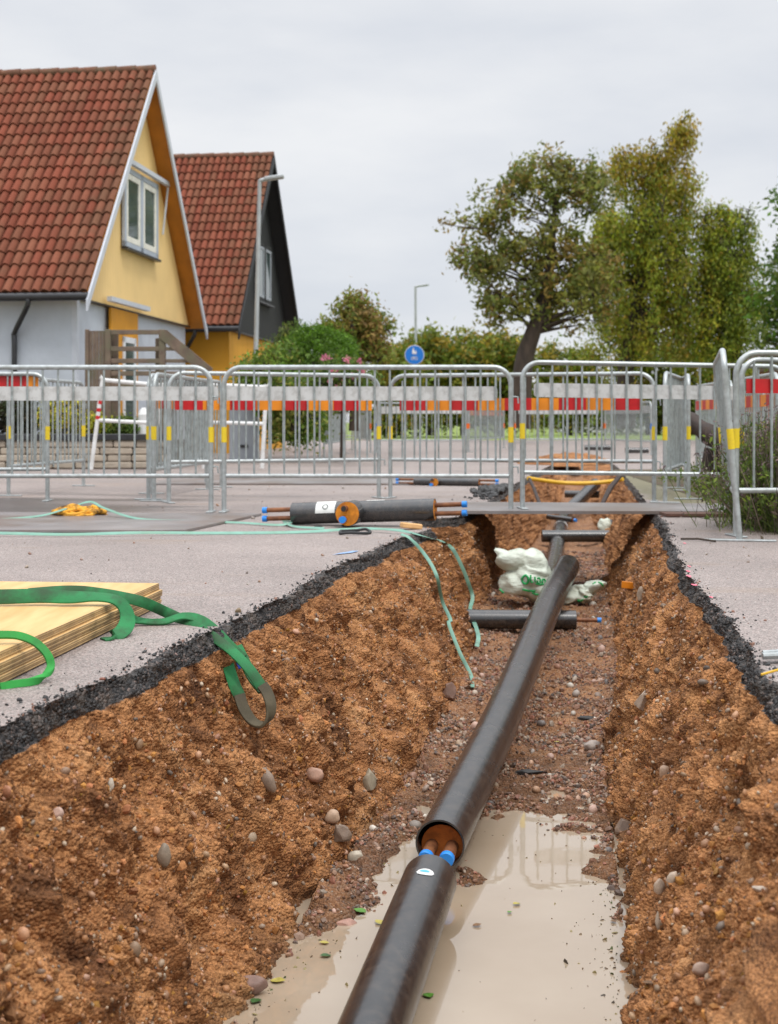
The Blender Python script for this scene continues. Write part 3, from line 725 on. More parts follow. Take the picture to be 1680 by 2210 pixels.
# gravel bed
zrel = TZ - WATER_Z
i = pick(24000, isfl & (zrel > -.006), cell * np.clip(1.4 - .07 * TY, .15, 2) * (TY > 3) * (TY < 14) * (.2 + (pn(TX * 4, TY * 3, TX * 0) > -.05)))
r = np.clip(RNG.lognormal(math.log(.0052), .42, len(i)) * (1 + .05 * (TV[i, 1] - 5)), .0025, .018)
GP = np.array([(.34, .17, .10), (.27, .135, .08), (.38, .24, .165), (.19, .10, .06), (.42, .33, .25), (.13, .09, .07), (.33, .14, .09), (.30, .16, .09)])
c = GP[RNG.integers(0, len(GP), len(i))] * RNG.uniform(.45, 1.1, (len(i), 1))
P = TV[i].copy(); P[:, 2] += r * .3
scatter('trench_gravel', P, r, c, ICO1, False, jit=.25, kind='stuff', label='wet reddish gravel lying along the trench bottom', cat='gravel')
i = pick(230, isfl & (zrel > -.004), cell * (TY > 4.2) * (TY < 13))
r = np.clip(RNG.lognormal(math.log(.014), .35, len(i)), .009, .032)
c = PAL[RNG.integers(0, len(PAL), len(i))] * RNG.uniform(.7, 1.15, (len(i), 1)); P = TV[i].copy(); P[:, 2] += r * .35
scatter('trench_cobbles', P, r, c, ICO2, True, jit=.05, kind='stuff', label='bigger rounded cobbles among the gravel of the trench bottom', cat='gravel')
# asphalt crumbs: lumps on the cut edge and grains strewn on the road beside it
asm = (AS > .62)
i = pick(900, asm, cell * (TY > 2.8) * (TY < 10))
r = np.clip(RNG.lognormal(math.log(.0034), .4, len(i)), .002, .008)
c = np.full((len(i), 3), .034) * RNG.uniform(.4, 1.5, (len(i), 1)); c[RNG.random(len(i)) < .11] = (.20, .12, .10)
scatter('bitumen_lumps', TV[i], r, c, ICO1, False, jit=.25, kind='stuff', label='black crumbly bitumen lumps along the broken asphalt edge', cat='asphalt rubble')
n = 1500
yy = 2.8 + 7.5 * RNG.random(n) ** 1.6; sd_ = RNG.random(n) < .62
dist = RNG.exponential(.013, n) * (1 + 2.2 * (pn(yy * 4, yy * 0, yy * 0) > .25))
xx = np.where(sd_, np.interp(yy, Y, xl) - dist, np.interp(yy, Y, xr) + dist)
r = np.clip(RNG.lognormal(math.log(.0026), .5, n), .0012, .009)
c = np.full((n, 3), .028) * RNG.uniform(.5, 1.6, (n, 1)); c[RNG.random(n) < .15] = (.25, .13, .09)
scatter('asphalt_crumbs', np.stack([xx, yy, r * .4], 1), r, c, ICO1, False, jit=.25, kind='stuff', label='small black crumbs strewn on the road beside the cut', cat='asphalt rubble')
n = 420
yy = 3.2 + 14 * RNG.random(n); xx = np.where(RNG.random(n) < .75, np.interp(yy, Y, xl) - RNG.uniform(.05, 3.0, n), np.interp(yy, Y, xr) + RNG.uniform(.05, .8, n))
r = np.clip(RNG.lognormal(math.log(.0045), .5, n), .002, .016)
c = PAL[RNG.integers(0, len(PAL), n)] * RNG.uniform(.4, .9, (n, 1))
scatter('road_grit', np.stack([xx, yy, r * .4], 1), r, c, ICO1, True, kind='stuff', label='scattered grit and small stones lying on the asphalt', cat='grit')

def rock(u, v, w, h, col, label, ang=0., name='stone', angular=.0, sink=.25, lift=0.0, group='single stones showing in the trench', depthf=.7):
    p, nn = hit(u, v)
    s = F / p.y
    a, c = w / s / 2, h / s / 2
    bV, bF = ICO3
    V = bV.copy()
    angular = max(angular, .3)
    if angular > 0:
        rg = np.random.default_rng(int(u * 7 + v))
        for _ in range(11):
            dn = rg.normal(size=3); dn /= np.linalg.norm(dn); k = rg.uniform(.5, .85) if angular > .4 else rg.uniform(.72, .95)
            t = V @ dn; over = np.clip(t - k, 0, None); V = V - over[:, None] * dn
    V = V * (1 + .12 * fbm(V[:, 0] + u, V[:, 1] + v, V[:, 2], 1.2, 3)[:, None])
    V = V * np.array((a * 1.08, min(a, c) * depthf * 1.2, c * 1.08))
    ca, sa = math.cos(ang), math.sin(ang)
    V = np.stack([V[:, 0] * ca - V[:, 2] * sa, V[:, 1], V[:, 0] * sa + V[:, 2] * ca], 1)
    off = Vector(nn) * (min(a, c) * (.45 - sink)) + Vector((0, 0, lift))
    V = V + np.array(p + off)
    C = np.tile(np.array(col), (len(V), 1)) * (1 + .25 * fbm(V[:, 0], V[:, 1], V[:, 2], .03, 3))[:, None]
    return np_mesh(name, V, bF, M_PEB, smooth=angular < .5, cols=np.clip(C, .005, 1), label=label, cat='stone', group=group)
rock(578, 1682, 30, 56, (.26, .19, .14), 'elongated grey-brown stone jutting from the left bank', .5)
rock(676, 1672, 40, 32, (.46, .28, .20), 'rounded pinkish stone in the left bank, left of the upright slab')
rock(799, 1686, 34, 62, (.34, .29, .21), 'upright flat grey slab stone at the right end of the left bank', .12, angular=.8, name='stone_slab')
rock(716, 1768, 36, 30, (.45, .31, .21), 'round tan stone sitting on a darker one low in the left bank', sink=.0)
rock(735, 1802, 46, 44, (.20, .14, .10), 'dark brown blocky stone under the round tan one', angular=.6)
rock(768, 1852, 34, 24, (.46, .40, .31), 'pale oval pebble at the foot of the left bank', .3)
rock(352, 1848, 30, 52, (.24, .19, .14), 'grey-brown upright oval stone in the middle of the left bank')
rock(125, 1758, 24, 26, (.50, .34, .27), 'pink rounded stone near the left frame edge of the bank')
rock(239, 1692, 14, 26, (.5, .44, .36), 'small pale stone near the black edge of the left bank')
rock(960, 1497, 42, 54, (.19, .11, .08), 'flat reddish brown slab leaning at the far foot of the left bank', -.15, angular=.9, name='stone_slab')
rock(540, 2126, 70, 40, (.22, .13, .10), 'large dark red-brown stone at the waterside under the left bank', .1)
rock(745, 1996, 52, 30, (.36, .20, .15), 'flat red stone on the gravel at the water edge', .0, angular=.7)
rock(290, 2050, 26, 34, (.24, .16, .10), 'brown stone low in the left bank, right of the deep hollows')
rock(1387, 1512, 26, 58, (.52, .42, .33), 'tall pale slab stone in the upper right bank', -.35, angular=.7, name='stone_slab')
rock(1347, 1788, 42, 62, (.24, .16, .11), 'brown blocky stone at the foot of the right bank by the puddle', .25, angular=.7)
rock(1436, 1668, 26, 30, (.44, .29, .19), 'rounded tan stone in the middle of the right bank')
rock(1424, 1915, 24, 38, (.44, .33, .24), 'left one of two pale stones close together in the right bank', .15)
rock(1452, 1898, 22, 34, (.46, .36, .27), 'right one of two pale stones close together in the right bank', -.45)
rock(1427, 1985, 22, 46, (.45, .35, .26), 'long cream stone just above the water line of the right bank', -.1)
rock(1515, 2095, 38, 30, (.36, .25, .19), 'pinkish grey stone low in the right bank, below the twin stones', .1)
rock(1385, 1282, 18, 34, (.40, .31, .23), 'small square stone beside the orange strip in the right bank', 0, angular=.6)
rock(1640, 1918, 34, 14, (.52, .44, .36), 'pale flat stone at the right edge of the right bank', -.1, angular=.6)
rock(1235, 1878, 34, 22, (.20, .13, .09), 'brown stone standing half in the puddle', .0, angular=.4)
rock(1280, 1612, 36, 24, (.34, .28, .24), 'grey round cobble on the trench floor near the right wall')
rock(1145, 1668, 72, 15, (.018, .017, .017), 'long black lump of asphalt lying on the gravel floor', 0., 'asphalt_chunk', angular=.8, group='asphalt lumps on the trench floor')
rock(1258, 1553, 46, 15, (.02, .02, .02), 'black lump of asphalt farther along the gravel floor', .1, 'asphalt_chunk', angular=.8, group='asphalt lumps on the trench floor')
rock(515, 1322, 14, 13, (.20, .14, .08), 'small brown lump of earth on the left asphalt near the wood pile', 0, 'earth_lump', sink=-.1)
rock(222, 1468, 14, 8, (.22, .08, .05), 'tiny red stone on the left asphalt below the wood pile', 0, 'earth_lump', sink=-.1)

# ------------------------------------------------------------------ pipes in the trench
def circ(r, n=32): return [(r * math.cos(2 * math.pi * k / n), r * math.sin(2 * math.pi * k / n)) for k in range(n)]
def casing(mb, pts, r, wall=.006, n=40, rec=.045):
    "hollow black jacket: outer tube, rim, inner sleeve to the recess"
    pts = [Vector(p) for p in pts]
    mb.tube(pts, r, n, caps=False)
    for (a, b) in ((pts[0], pts[1]), (pts[-1], pts[-2])):
        dr = (b - a).normalized()
        ex = dr.orthogonal().normalized(); ey = dr.cross(ex)
        V = []; Fc = []
        for (rr, o) in ((r, 0), (r - wall, 0), (r - wall, rec)):
            V += [a + dr * o + ex * (rr * math.cos(2 * math.pi * k / n)) + ey * (rr * math.sin(2 * math.pi * k / n)) for k in range(n)]
        for q in range(2):
            for k in range(n):
                k2 = (k + 1) % n
                Fc.append((q * n + k, q * n + k2, (q + 1) * n + k2, (q + 1) * n + k))
        mb.add(V, Fc)
def disc(mb, c, nrm, r, n=32, th=.004, seed=1.):
    nrm = Vector(nrm).normalized()
    mb.tube([Vector(c), Vector(c) + nrm * th], r, n)
def service_pipe(mb_par, end, inward, perp, r_case, r_in, sep, prot, parent, rec=.02, foam=M_FOAM, cap=M_CAP, foam_name='foam_core'):
    "foam disc with two carrier pipes and caps at one end of a jacket"
    inward = Vector(inward).normalized(); perp = Vector(perp).normalized()
    m = MB(); disc(m, Vector(end) + inward * rec, inward, r_case - .0065, 40)
    m.build(foam_name, foam, parent)
    for sgn in (-1, 1):
        c = Vector(end) + perp * (sgn * sep / 2)
        m = MB(); a = c + inward * (rec - .002); b = c - inward * prot
        m.tube([a, b], r_in, 20); p = m.build('carrier_pipe', M_RUST, parent, True)
        m = MB(); q = b - inward * .004; m.tube([b + inward * .022, b + inward * .021, q + inward * .004, q], [r_in + .0005, r_in + .0035, r_in + .0035, r_in + .002], 20)
        m.build('end_cap', cap, p, True)

R = .0825
# long far pipe
P0 = PX(950, 1822, 4.69); P1 = PX(1226, 1222, 10.13)
t = empty('insulated_pipe', P0, 'long black twin pipe in the trench with an open rust-orange end and blue caps', 'pipe', 'district heating pipes in the trench')
dirp = (P1 - P0).normalized()
pts = [P0 + (P1 - P0) * k / 14 + Vector((.012 * math.sin(k * .45), 0, -.010 * math.sin(math.pi * k / 14))) * (1 if 0 < k < 14 else 0) for k in range(15)]
m = MB(); casing(m, pts, R, rec=.10); m.build('jacket', M_PIPE, t, True)
perp = dirp.cross(Vector((0, 0, 1))).normalized()
dn = dirp.cross(perp).normalized();  dn = dn if dn.z < 0 else -dn
service_pipe(None, P0 + dn * .020, dirp, perp, R - .006, .0215, .068, .085, t, rec=.045, foam=M_FOAMD)
service_pipe(None, P1, -dirp, perp, R - .006, .0225, .066, .1, t, rec=.02)
# near pipe
N0 = PX(928, 1882, 4.32) + Vector((0, 0, 0)); N0.z = H - 1.395; N1 = Vector((-.031, 3.40, H - 1.435)); N2 = N1 + (N1 - N0).normalized() * 1.9
ndir = (N1 - N0).normalized()
t = empty('insulated_pipe', N0, 'nearest black twin pipe in the trench, lying in the puddle in the foreground', 'pipe', 'district heating pipes in the trench')
pts = [N0 + (N2 - N0) * k / 8 for k in range(9)]
m = MB(); casing(m, pts, R, rec=.05); m.build('jacket', M_PIPE, t, True)
m = MB(); disc(m, N0 + ndir * .02, ndir, R - .007, 40); m.build('foam_core', M_FOAMD, t)
# sticker lying on the near pipe
sc_ = PX(928, 1893, 4.2); up = Vector((0, 0, 1)); up = (up - ndir * up.dot(ndir)).normalized(); sx = ndir.cross(up).normalized()
def arc_patch(mb, c0, ax, up, sx, r, a0, a1, l0, l1, mat=0, n=12, oval=False):
    V = []; Fc = []
    for i in range(n + 1):
        a = a0 + (a1 - a0) * i / n
        k = math.sqrt(max(0, 1 - (2 * i / n - 1) ** 2)) if oval else 1
        mid = (l0 + l1) / 2
        for L in (mid + (l0 - mid) * k, mid + (l1 - mid) * k):
            V.append(c0 + ax * L + (up * math.cos(a) + sx * math.sin(a)) * r)
    for i in range(n): Fc.append((2 * i, 2 * i + 1, 2 * i + 3, 2 * i + 2))
    mb.add(V, Fc, mat)
m = MB(); arc_patch(m, N0, ndir, up, sx, R + .0012, -.42, .22, .125, .175, 0, oval=True); arc_patch(m, N0, ndir, up, sx, R + .0018, -.25, .1, .137, .155, 1, oval=True)
m.build('sticker', [M_WHITE, pmat('pale_blue_print', (.08, .45, .55), .4, var=.1)], t)
# pipe beyond
A = PX(1186, 1240, 11.6); B = PX(1203, 1178, 14.5); C = PX(1213, 1135, 17.0); Dp = PX(1228, 1104, 19.5); E = PX(1262, 1068, 22.0)
A.z = H - 1.22
for q, dz in ((B, 1.27), (C, 1.25), (Dp, 1.22), (E, 1.13)): q.z = H - (q.y and dz)
def onv(u, v, drop): return PX(u, v, drop * F / (v - VH))
A = onv(1188, 1250, 1.24); B = onv(1202, 1180, 1.25); C = onv(1210, 1140, 1.22); Dp = onv(1222, 1108, 1.16); E = onv(1252, 1078, 1.02); E2 = onv(1285, 1045, .86)
t = empty('insulated_pipe', A, 'black twin pipe farther along the trench, running under the walkway plate', 'pipe', 'district heating pipes in the trench')
pts = [Vector(p) for p in smooth_pts([A, B, C, Dp, E, E2], 6)]
m = MB(); m.tube(pts, .078, 28); m.build('jacket', M_PIPE, t, True)
q = C; dd = (Dp - C).normalized(); m = MB(); m.tube([q, q + dd * .12], .0795, 28); m.build('tape_band', M_WHITE, t, True)
# cross pipe near
def cross_pipe(c0, c1, r, label, rin=.013, prot=.14, two=True, cap=True, n=28):
    t = empty('insulated_pipe', c0, label, 'pipe', 'short branch pipes laid across the trench')
    dr = (c1 - c0).normalized()
    m = MB(); casing(m, [c0, c0 + (c1 - c0) * .5, c1], r, n=n, rec=.02, wall=.004); m.build('jacket', M_PIPE, t, True)
    m = MB(); disc(m, c1 - dr * .01, -dr, r - .004); m.build('foam_core', M_FOAM, t)
    m = MB(); disc(m, c0 + dr * .01, dr, r - .004); m.build('foam_core', M_FOAM, t)
    if prot > 0:
        m = MB(); m.tube([c1 - dr * .01, c1 + dr * prot], rin, 14); p = m.build('carrier_pipe', M_RUST, t, True)
        if cap: m = MB(); m.tube([c1 + dr * (prot - .022), c1 + dr * (prot + .004)], rin + .004, 14); m.build('end_cap', M_CAP, p, True)
    return t
cd = 9.18; s_ = F / cd
cz = H - (1338 - VH) / s_
cross_pipe(Vector(((960 - UC) / s_, cd + .02, cz + .005)), Vector(((1243 - UC) / s_, cd, cz)), .062, 'black branch pipe lying across the trench floor under the long pipe, with a blue cap', prot=.16)
def gp(u, v, drop): return PX(u, v, drop * F / (v - VH))
cross_pipe(gp(1170, 1157, 1.18), gp(1330, 1157, 1.18), .062, 'black branch pipe lying across the trench farther back beside the wrapped one', prot=0)
tt = cross_pipe(gp(1308, 1134, 1.10), gp(1330, 1133, 1.10) + Vector((.25, 0, 0)), .062, 'short black pipe end wrapped in white plastic sticking from the right trench wall', prot=0)
wr = gp(1306, 1136, 1.10)
V = ICO3[0].copy(); V = V * (1 + .28 * fbm(V[:, 0], V[:, 1], V[:, 2], .6, 3)[:, None]) * np.array((.075, .075, .085)) + np.array(wr)
M_BAG = pmat('white_plastic_film', (.60, .64, .54), .35, 0, .12, 6, .02, 11, stretch=(1, 1, 2.2))
np_mesh('plastic_wrap', V, ICO3[1], M_BAG, parent=tt)
cross_pipe(gp(1220, 1066, 1.0), gp(1293, 1067, 1.0), .05, 'small dark branch pipe across the trench beyond the walkway plate', prot=0)
cross_pipe(gp(1236, 1119, 1.10) + Vector((-.25, .3, 0)), gp(1236, 1122, 1.12), .03, 'thin branch pipe end with blue cap just below the walkway plate', rin=.016, prot=.05)

# ------------------------------------------------------------------ T fittings on the road
def tfit(name, pl, pr, tc, r, blen, label, rin, prot, sep, lab=True, tri=True):
    pl, pr = Vector(pl), Vector(pr); dr = (pr - pl).normalized(); bd = Vector((dr.y, -dr.x, 0)).normalized()
    root = empty(name, (pl + pr) / 2 - Vector((0, 0, r)), label, 'pipe fitting', 'pipe fittings waiting on the road')
    m = MB(); casing(m, [pl, (pl + pr) / 2, pr], r, n=36, rec=.012, wall=.004); m.build('jacket', M_PIPE, root, True)
    c = pl + (pr - pl) * tc; fe = c + bd * blen
    m = MB(); m.tube([c, c + bd * (r * 1.02), fe], [r * 1.08, r * 1.08, r * 1.08], 36, caps=False); m.build('branch_jacket', M_PIPE, root, True)
    m = MB(); disc(m, fe - bd * .004, bd, r * 1.075, 36, .006); m.build('foam_core', M_FOAM, root)
    up = Vector((0, 0, 1)); k = 0
    for sg in (1, -1):
        pc = fe + up * (sg * sep * .62) - dr * (.012 if sg > 0 else .02)
        m = MB(); m.tube([pc, pc + bd * .05], rin * 1.25, 20); p = m.build('carrier_pipe', M_RUST, root, True)
        m = MB()
        if sg > 0: disc(m, pc + bd * .0502, bd, rin * 1.0, 20, .0015); m.build('pipe_bore', M_BLACK, p)
        else: m.tube([pc + bd * .03, pc + bd * .058], rin * 1.42, 20); m.build('end_cap', M_CAP, p, True)
    for (e, di) in ((pl, -dr), (pr, dr)):
        m = MB(); disc(m, e - di * .006, di, r - .004, 36); m.build('foam_core', M_FOAM, root)
        for sg in (-1, 1):
            pc = e + up * (sg * sep / 2)
            m = MB(); m.tube([pc - di * .004, pc + di * prot], rin, 16); p = m.build('carrier_pipe', M_RUST, root, True)
            m = MB(); m.tube([pc + di * (prot - .025), pc + di * (prot + .006)], rin + .005, 16); m.build('end_cap', M_CAP, p, True)
    if lab:
        sxx = dr.cross(up).normalized()
        m = MB(); arc_patch(m, pl, dr, up, sxx, r + .0015, -.25, 1.55, .17, .30, 0)
        V = pl
        q = m.build('label_sheet', [M_LABEL], root)
        m = MB(); rr = r + .003
        for k in range(20):
            a0, a1 = 2 * math.pi * k / 20, 2 * math.pi * (k + 1) / 20
            V = []
            for (a, ra) in ((a0, .020), (a1, .020), (a1, .014), (a0, .014)):
                th = .95 + ra * math.sin(a) / rr
                V.append(pl + dr * (.235 + ra * math.cos(a)) + (up * math.cos(th) + sxx * math.sin(th)) * rr)
            m.add(V, [(0, 1, 2, 3)])
        m.build('emblem', M_INK, q)
        m = MB(); arc_patch(m, pl, dr, up, sxx, r + .0015, -.5, .25, .50, .62, 0); m.build('label_sheet', M_LABEL, root)
    return root
tfit('pipe_tee', (-.63, 9.32, .072), (.296, 9.12, .112), .44, .071, .20, 'black insulated tee fitting with orange end face and white label on the near road', .0155, .20, .056)
tfit('pipe_tee', gp(895, 1039, .635), gp(1035, 1041, .635), .36, .040, .12, 'smaller black tee fitting farther back on the road behind the barriers', .012, .20, .04, lab=False)
# rubber chocks under the tee
t_ = MB()
for (x, y_) in ((-.45, 9.10), (-.28, 9.2), (.1, 9.45)): t_.box((x, y_ - .05, .006), (.05, .03, .012), bev=.003)
t_.build('timber_chips', M_BLACK, label='dark chips of debris lying under the near tee fitting', cat='debris', kind='stuff')

# ------------------------------------------------------------------ steel plates
def plate(name, c, th, z, label, edge=None, matt=M_STEELP):
    poly = [(p[0], p[1]) for p in c]
    m = MB(); m.prism(poly, 0, th, (0, 0, z), (1, 0, 0), (0, 1, 0))
    return m.build(name, matt, label=label, cat='steel plate', group='steel plates laid on the road')
q1, q2, q3, q4 = GZ(398, 1150), GZ(565, 1113), GZ(-300, 1108), GZ(-300, 1150)
plate('steel_plate', [q4[:2], q1[:2], q2[:2], q3[:2]], .014, .003, 'large dark wet steel plate on the road under the green band')
q1, q2, q3, q4 = GZ(935, 1047), GZ(1010, 1028), GZ(390, 1024), GZ(330, 1047)
plate('steel_plate', [q4[:2], q1[:2], q2[:2], q3[:2]], .014, .003, 'pale wet steel plate behind the barriers on the left road')
plate('walkway_plate', [(.36, 10.32), (2.55, 10.28), (2.72, 11.25), (.46, 11.5)], .022, .006, 'long grey walkway plate bridging the trench under the barriers')
plate('walkway_plate', [(1.95, 10.02), (2.62, 10.0), (2.66, 10.24), (1.95, 10.26)], .02, .006, 'short reddish board lying in front of the walkway plate', matt=M_EDGING)

# ------------------------------------------------------------------ crowd barriers
def barrier(p0, p1, label, board=None, h=1.1, sticker=(M_YELLOW, M_YELLOW), lean=(0, 0), rail=.27, zb=0.0, bext=(.08, .08), bz=None, bh=.105, near=True, phase=0, group='crowd barriers round the trench', gap=.112, foot0=.24, z1=None):
    z1 = zb if z1 is None else z1
    a = Vector((p0[0], p0[1], zb)); b = Vector((p1[0], p1[1], z1)); L = (b - a).length
    e = (b - a).normalized(); nrm = Vector((e.y, -e.x, 0)).normalized()
    if nrm.y > 0: nrm = -nrm            # towards the viewer side
    up = Vector((lean[0], lean[1], 1))
    def pt(s, z, o=0): return a + e * s + up * z + nrm * o
    root = empty('crowd_barrier', a, label, 'barrier', group)
    nseg = 12 if near else 7
    rc = .13
    pts = [pt(0, .008), pt(0, h - rc - .02)]
    for k in range(1, 8):
        t = math.pi / 2 * k / 8; pts.append(pt(rc - rc * math.cos(t), h - rc - .02 + rc * math.sin(t)))
    pts.append(pt(rc, h - .02)); pts.append(pt(L - rc, h - .02))
    for k in range(1, 8):
        t = math.pi / 2 * k / 8; pts.append(pt(L - rc + rc * math.sin(t), h - .02 - rc + rc * math.cos(t)))
    pts += [pt(L, h - rc - .02), pt(L, .008)]
    m = MB(); m.tube(pts, .0185, nseg); m.build('frame', M_ZINC, root, True)
    m = MB(); m.tube([pt(.015, rail), pt(L - .015, rail)], .0165, nseg); m.build('bottom_rail', M_ZINC, root, True)
    m = MB(); nb = max(3, int(round(L / gap)) - 1)
    for k in range(nb):
        s = L * (k + 1) / (nb + 1)
        top = h - .02
        if s < rc: top -= rc * .35
        m.tube([pt(s, rail), pt(s, top)], .0078, 8 if near else 5, caps=False)
    m.build('vertical_bars', M_ZINC2, root, True)
    for s in (0, L):
        m = MB(); c = pt(s, 0); 
        rot = Matrix(((nrm.x, -nrm.y, 0), (nrm.y, nrm.x, 0), (0, 0, 1)))
        m.box((c.x, c.y, a.z + (z1 - zb) * s / L + .006), (foot0, .05, .010), rot, bev=.003)
        m.build('foot', M_ZINC, root)
    if near:
        m = MB()
        for zz in (.86, .34):
            c = pt(L, zz); m.tube([c, c + e * .03 + nrm * .012, c + e * .05 + nrm * .012, c + e * .055 + nrm * .012 - Vector((0, 0, .05))], .006, 7)
        m.build('hook', M_ZINC2, root, True)
    for s, mt in zip((0, L), sticker):
        if mt is None: continue
        m = MB(); m.tube([pt(s, .52), pt(s, .635)], .0205, nseg); m.build('sticker', mt, root, True)
    if board:
        z0 = (.885 if board == 'grey' else .825) if bz is None else bz
        s0, s1 = bext[0], L - bext[1]
        off = .026 if board == 'frontstripe' else -.020
        if board == 'grey':
            m = MB(); rr = .025; hh = bh / 2; poly = []
            for (cx, cy, a0) in ((s1 - rr, hh - rr, 0), (s0 + rr, hh - rr, 90), (s0 + rr, -hh + rr, 180), (s1 - rr, -hh + rr, 270)):
                for k in range(5):
                    t = math.radians(a0 + 22.5 * k); poly.append((cx + rr * math.cos(t), cy + rr * math.sin(t)))
            o = pt(0, z0, off)
            m.prism(poly, -.006, .006, o, e, Vector((0, 0, 1)) + Vector((lean[0], lean[1], 0)))
            m.build('board', M_BOARD, root)
        else:
            m = MB(); s = s0; k = phase; step = .235
            while s < s1 - 1e-4:
                e1 = min(s + step, s1)
                m.prism([(s, -bh / 2), (e1, -bh / 2), (e1, bh / 2), (s, bh / 2)], -.005, .005, pt(0, z0, off), e, Vector((0, 0, 1)), k % 2)
                s = e1; k += 1
            m.build('striped_board', [M_RED, M_ORANGE], root)
    return root
def gu(u, d): return ((u - UC) / F * d, d)
barrier(gu(-172, 10.6), gu(456, 10.62), 'left one of the three front barriers, cut off by the frame edge', 'grey', bext=(.05, -.05))
barrier(gu(484, 10.62), gu(1103, 10.58), 'middle one of the three front barriers, behind the pipe tee', 'grey', bext=(-.02, .10))
barrier(gu(1128, 10.58), gu(1700, 10.75), 'right one of the three front barriers, standing on the walkway plate', 'grey', bext=(.09, .38), zb=.028, z1=.0, h=1.11)
barrier(gu(1597, 8.03), (2.40, 10.05), 'barrier seen edge-on leaning left beside the lavender', None, lean=(-.088, 0), foot0=.40, zb=0)
barrier(gu(1589, 8.36), (4.1, 8.62), 'right-hand barrier behind the lavender with red and orange board', 'stripe', bext=(.07, .05), bz=.885, bh=.085)
barrier(gu(1600, 9.3), (4.2, 9.9), 'second barrier behind the lavender, just behind the right-hand one', None, zb=0)
barrier(gu(365, 11.80), gu(818, 12.55), 'second-row barrier on the left with striped board, above the wet road', 'stripe', bext=(.06, .06), phase=0, rail=.34)
barrier(gu(843, 12.56), gu(1412, 11.95), 'second-row barrier across the trench with striped board', 'stripe', bext=(.08, .1), phase=0, rail=.34, zb=0)
barrier((-1.99, 12.05), (-1.80, 14.1), 'nearest one of three edge-on barriers behind the gap of the front row', 'stripe', bz=.84, phase=1)
barrier((-2.08, 12.3), (-1.72, 14.6), 'middle one of three edge-on barriers behind the gap of the front row', None)
barrier((-2.22, 13.3), (-1.98, 15.4), 'farthest one of three edge-on barriers behind the gap of the front row', None)
barrier((2.29, 11.8), (2.90, 13.9), 'left one of the two edge-on barriers beside the trench on the right', None)
barrier((2.60, 12.35), (2.93, 14.4), 'right one of the two edge-on barriers beside the trench on the right', None)
barrier((3.55, 16.4), (3.42, 14.2), 'barrier with striped board receding on the right, far half of the line', 'stripe', bz=.86)
barrier((3.42, 14.1), (3.28, 12.0), 'barrier with striped board receding on the right, near half of the line', 'stripe', bz=.86, phase=1)
barrier((-3.45, 12.9), (-3.2, 14.9), 'receding barrier before the garden wall on the left')
barrier(gu(-330, 12.0), gu(103, 12.1), 'barrier with orange and red board at the far left before the yellow shrubs', 'stripe', bz=1.02, phase=1, z1=.0)
far = 'distant barriers down the street'
FB = [((574, 33), (760, 33.5), 'grey', 'distant barrier with grey board left of the round sign', (M_STICKB, M_STICKO)),
      ((765, 35), (800, 30.5), None, 'distant barrier turned edge-on left of the sign post', (M_STICKO, M_STICKO)),
      ((812, 31), (1008, 31.5), 'grey', 'distant barrier with pale board directly below the round sign', (M_STICKB, M_STICKO)),
      ((1012, 31.5), (1088, 36), 'stripe', 'distant barrier turned away right of the round sign', (M_STICKO, M_STICKO)),
      ((1112, 33), (1300, 33), 'grey', 'distant barrier in front of the lawn, left of its pair', (M_STICKO, M_STICKO)),
      ((1306, 33), (1406, 29), 'grey', 'distant barrier in front of the lawn, right of its pair', (M_STICKO, M_STICKB)),
      ((700, 26), (742, 30), 'stripe', 'distant barrier seen obliquely beside the kerb', (M_STICKO, M_STICKO)),
      ((640, 40), (800, 41), None, 'farthest barrier down the street on the left', (M_STICKO, None)),
      ((1530, 22), (1650, 19), 'stripe', 'barrier with striped board beyond the log on the right', (M_STICKO, M_YELLOW)),
      ((1655, 19), (1800, 18), 'stripe', 'barrier with striped board at the far right behind the lavender', (M_STICKO, M_YELLOW))]
for (a, b, bd, lb, stc) in FB:
    barrier(gu(*a), gu(*b), lb, bd, near=False, sticker=stc, group=far, bz=.93 if bd == 'grey' else .87, bh=.16 if bd == 'grey' else .10)

# white plastic gate frames
def wframe(uv, d, label, red=True):
    (u0, v0), (u1, v1), (lu, lv), (ru, rv) = uv
    A, B = PX(u0, v0, d), PX(u1, v1, d); Lf = PX(lu, lv, d); Rf = PX(ru, rv, d)
    Lf.z = max(Lf.z, .03); Rf.z = max(Rf.z, .03)
    Lf.z = .03; Rf.z = .03
    root = empty('plastic_trestle', (Lf + Rf) / 2, label, 'trestle', 'white plastic trestles by the garden')
    m = MB(); m.tube([Vector(p) for p in smooth_pts([Lf, Lf + (A - Lf) * .5, A, A + (B - A) * .06, B - (B - A) * .06, B, Rf + (B - Rf) * .5, Rf], 5)], .028, 12); m.build('frame', M_WHITE, root, True)
    m = MB(); a, b = Lf + (A - Lf) * .55, Rf + (B - Rf) * .55; m.tube([a, b], .026, 10); m.build('cross_rail', M_WHITE, root, True)
    if red:
        m = MB()
        for k in range(3):
            a = Lf + (A - Lf) * (.56 + k * .085); b = Lf + (A - Lf) * (.60 + k * .085); m.tube([a, b], .0295, 12)
        m.build('red_bands', M_RED, root, True)
wframe([(222, 820), (350, 832), (197, 1015), (328, 1000)], 19.2, 'white plastic trestle with red bands in front of the stone wall')
wframe([(447, 830), (575, 836), (440, 1010), (566, 1010)], 19.6, 'white plastic trestle before the grey cabinet', False)

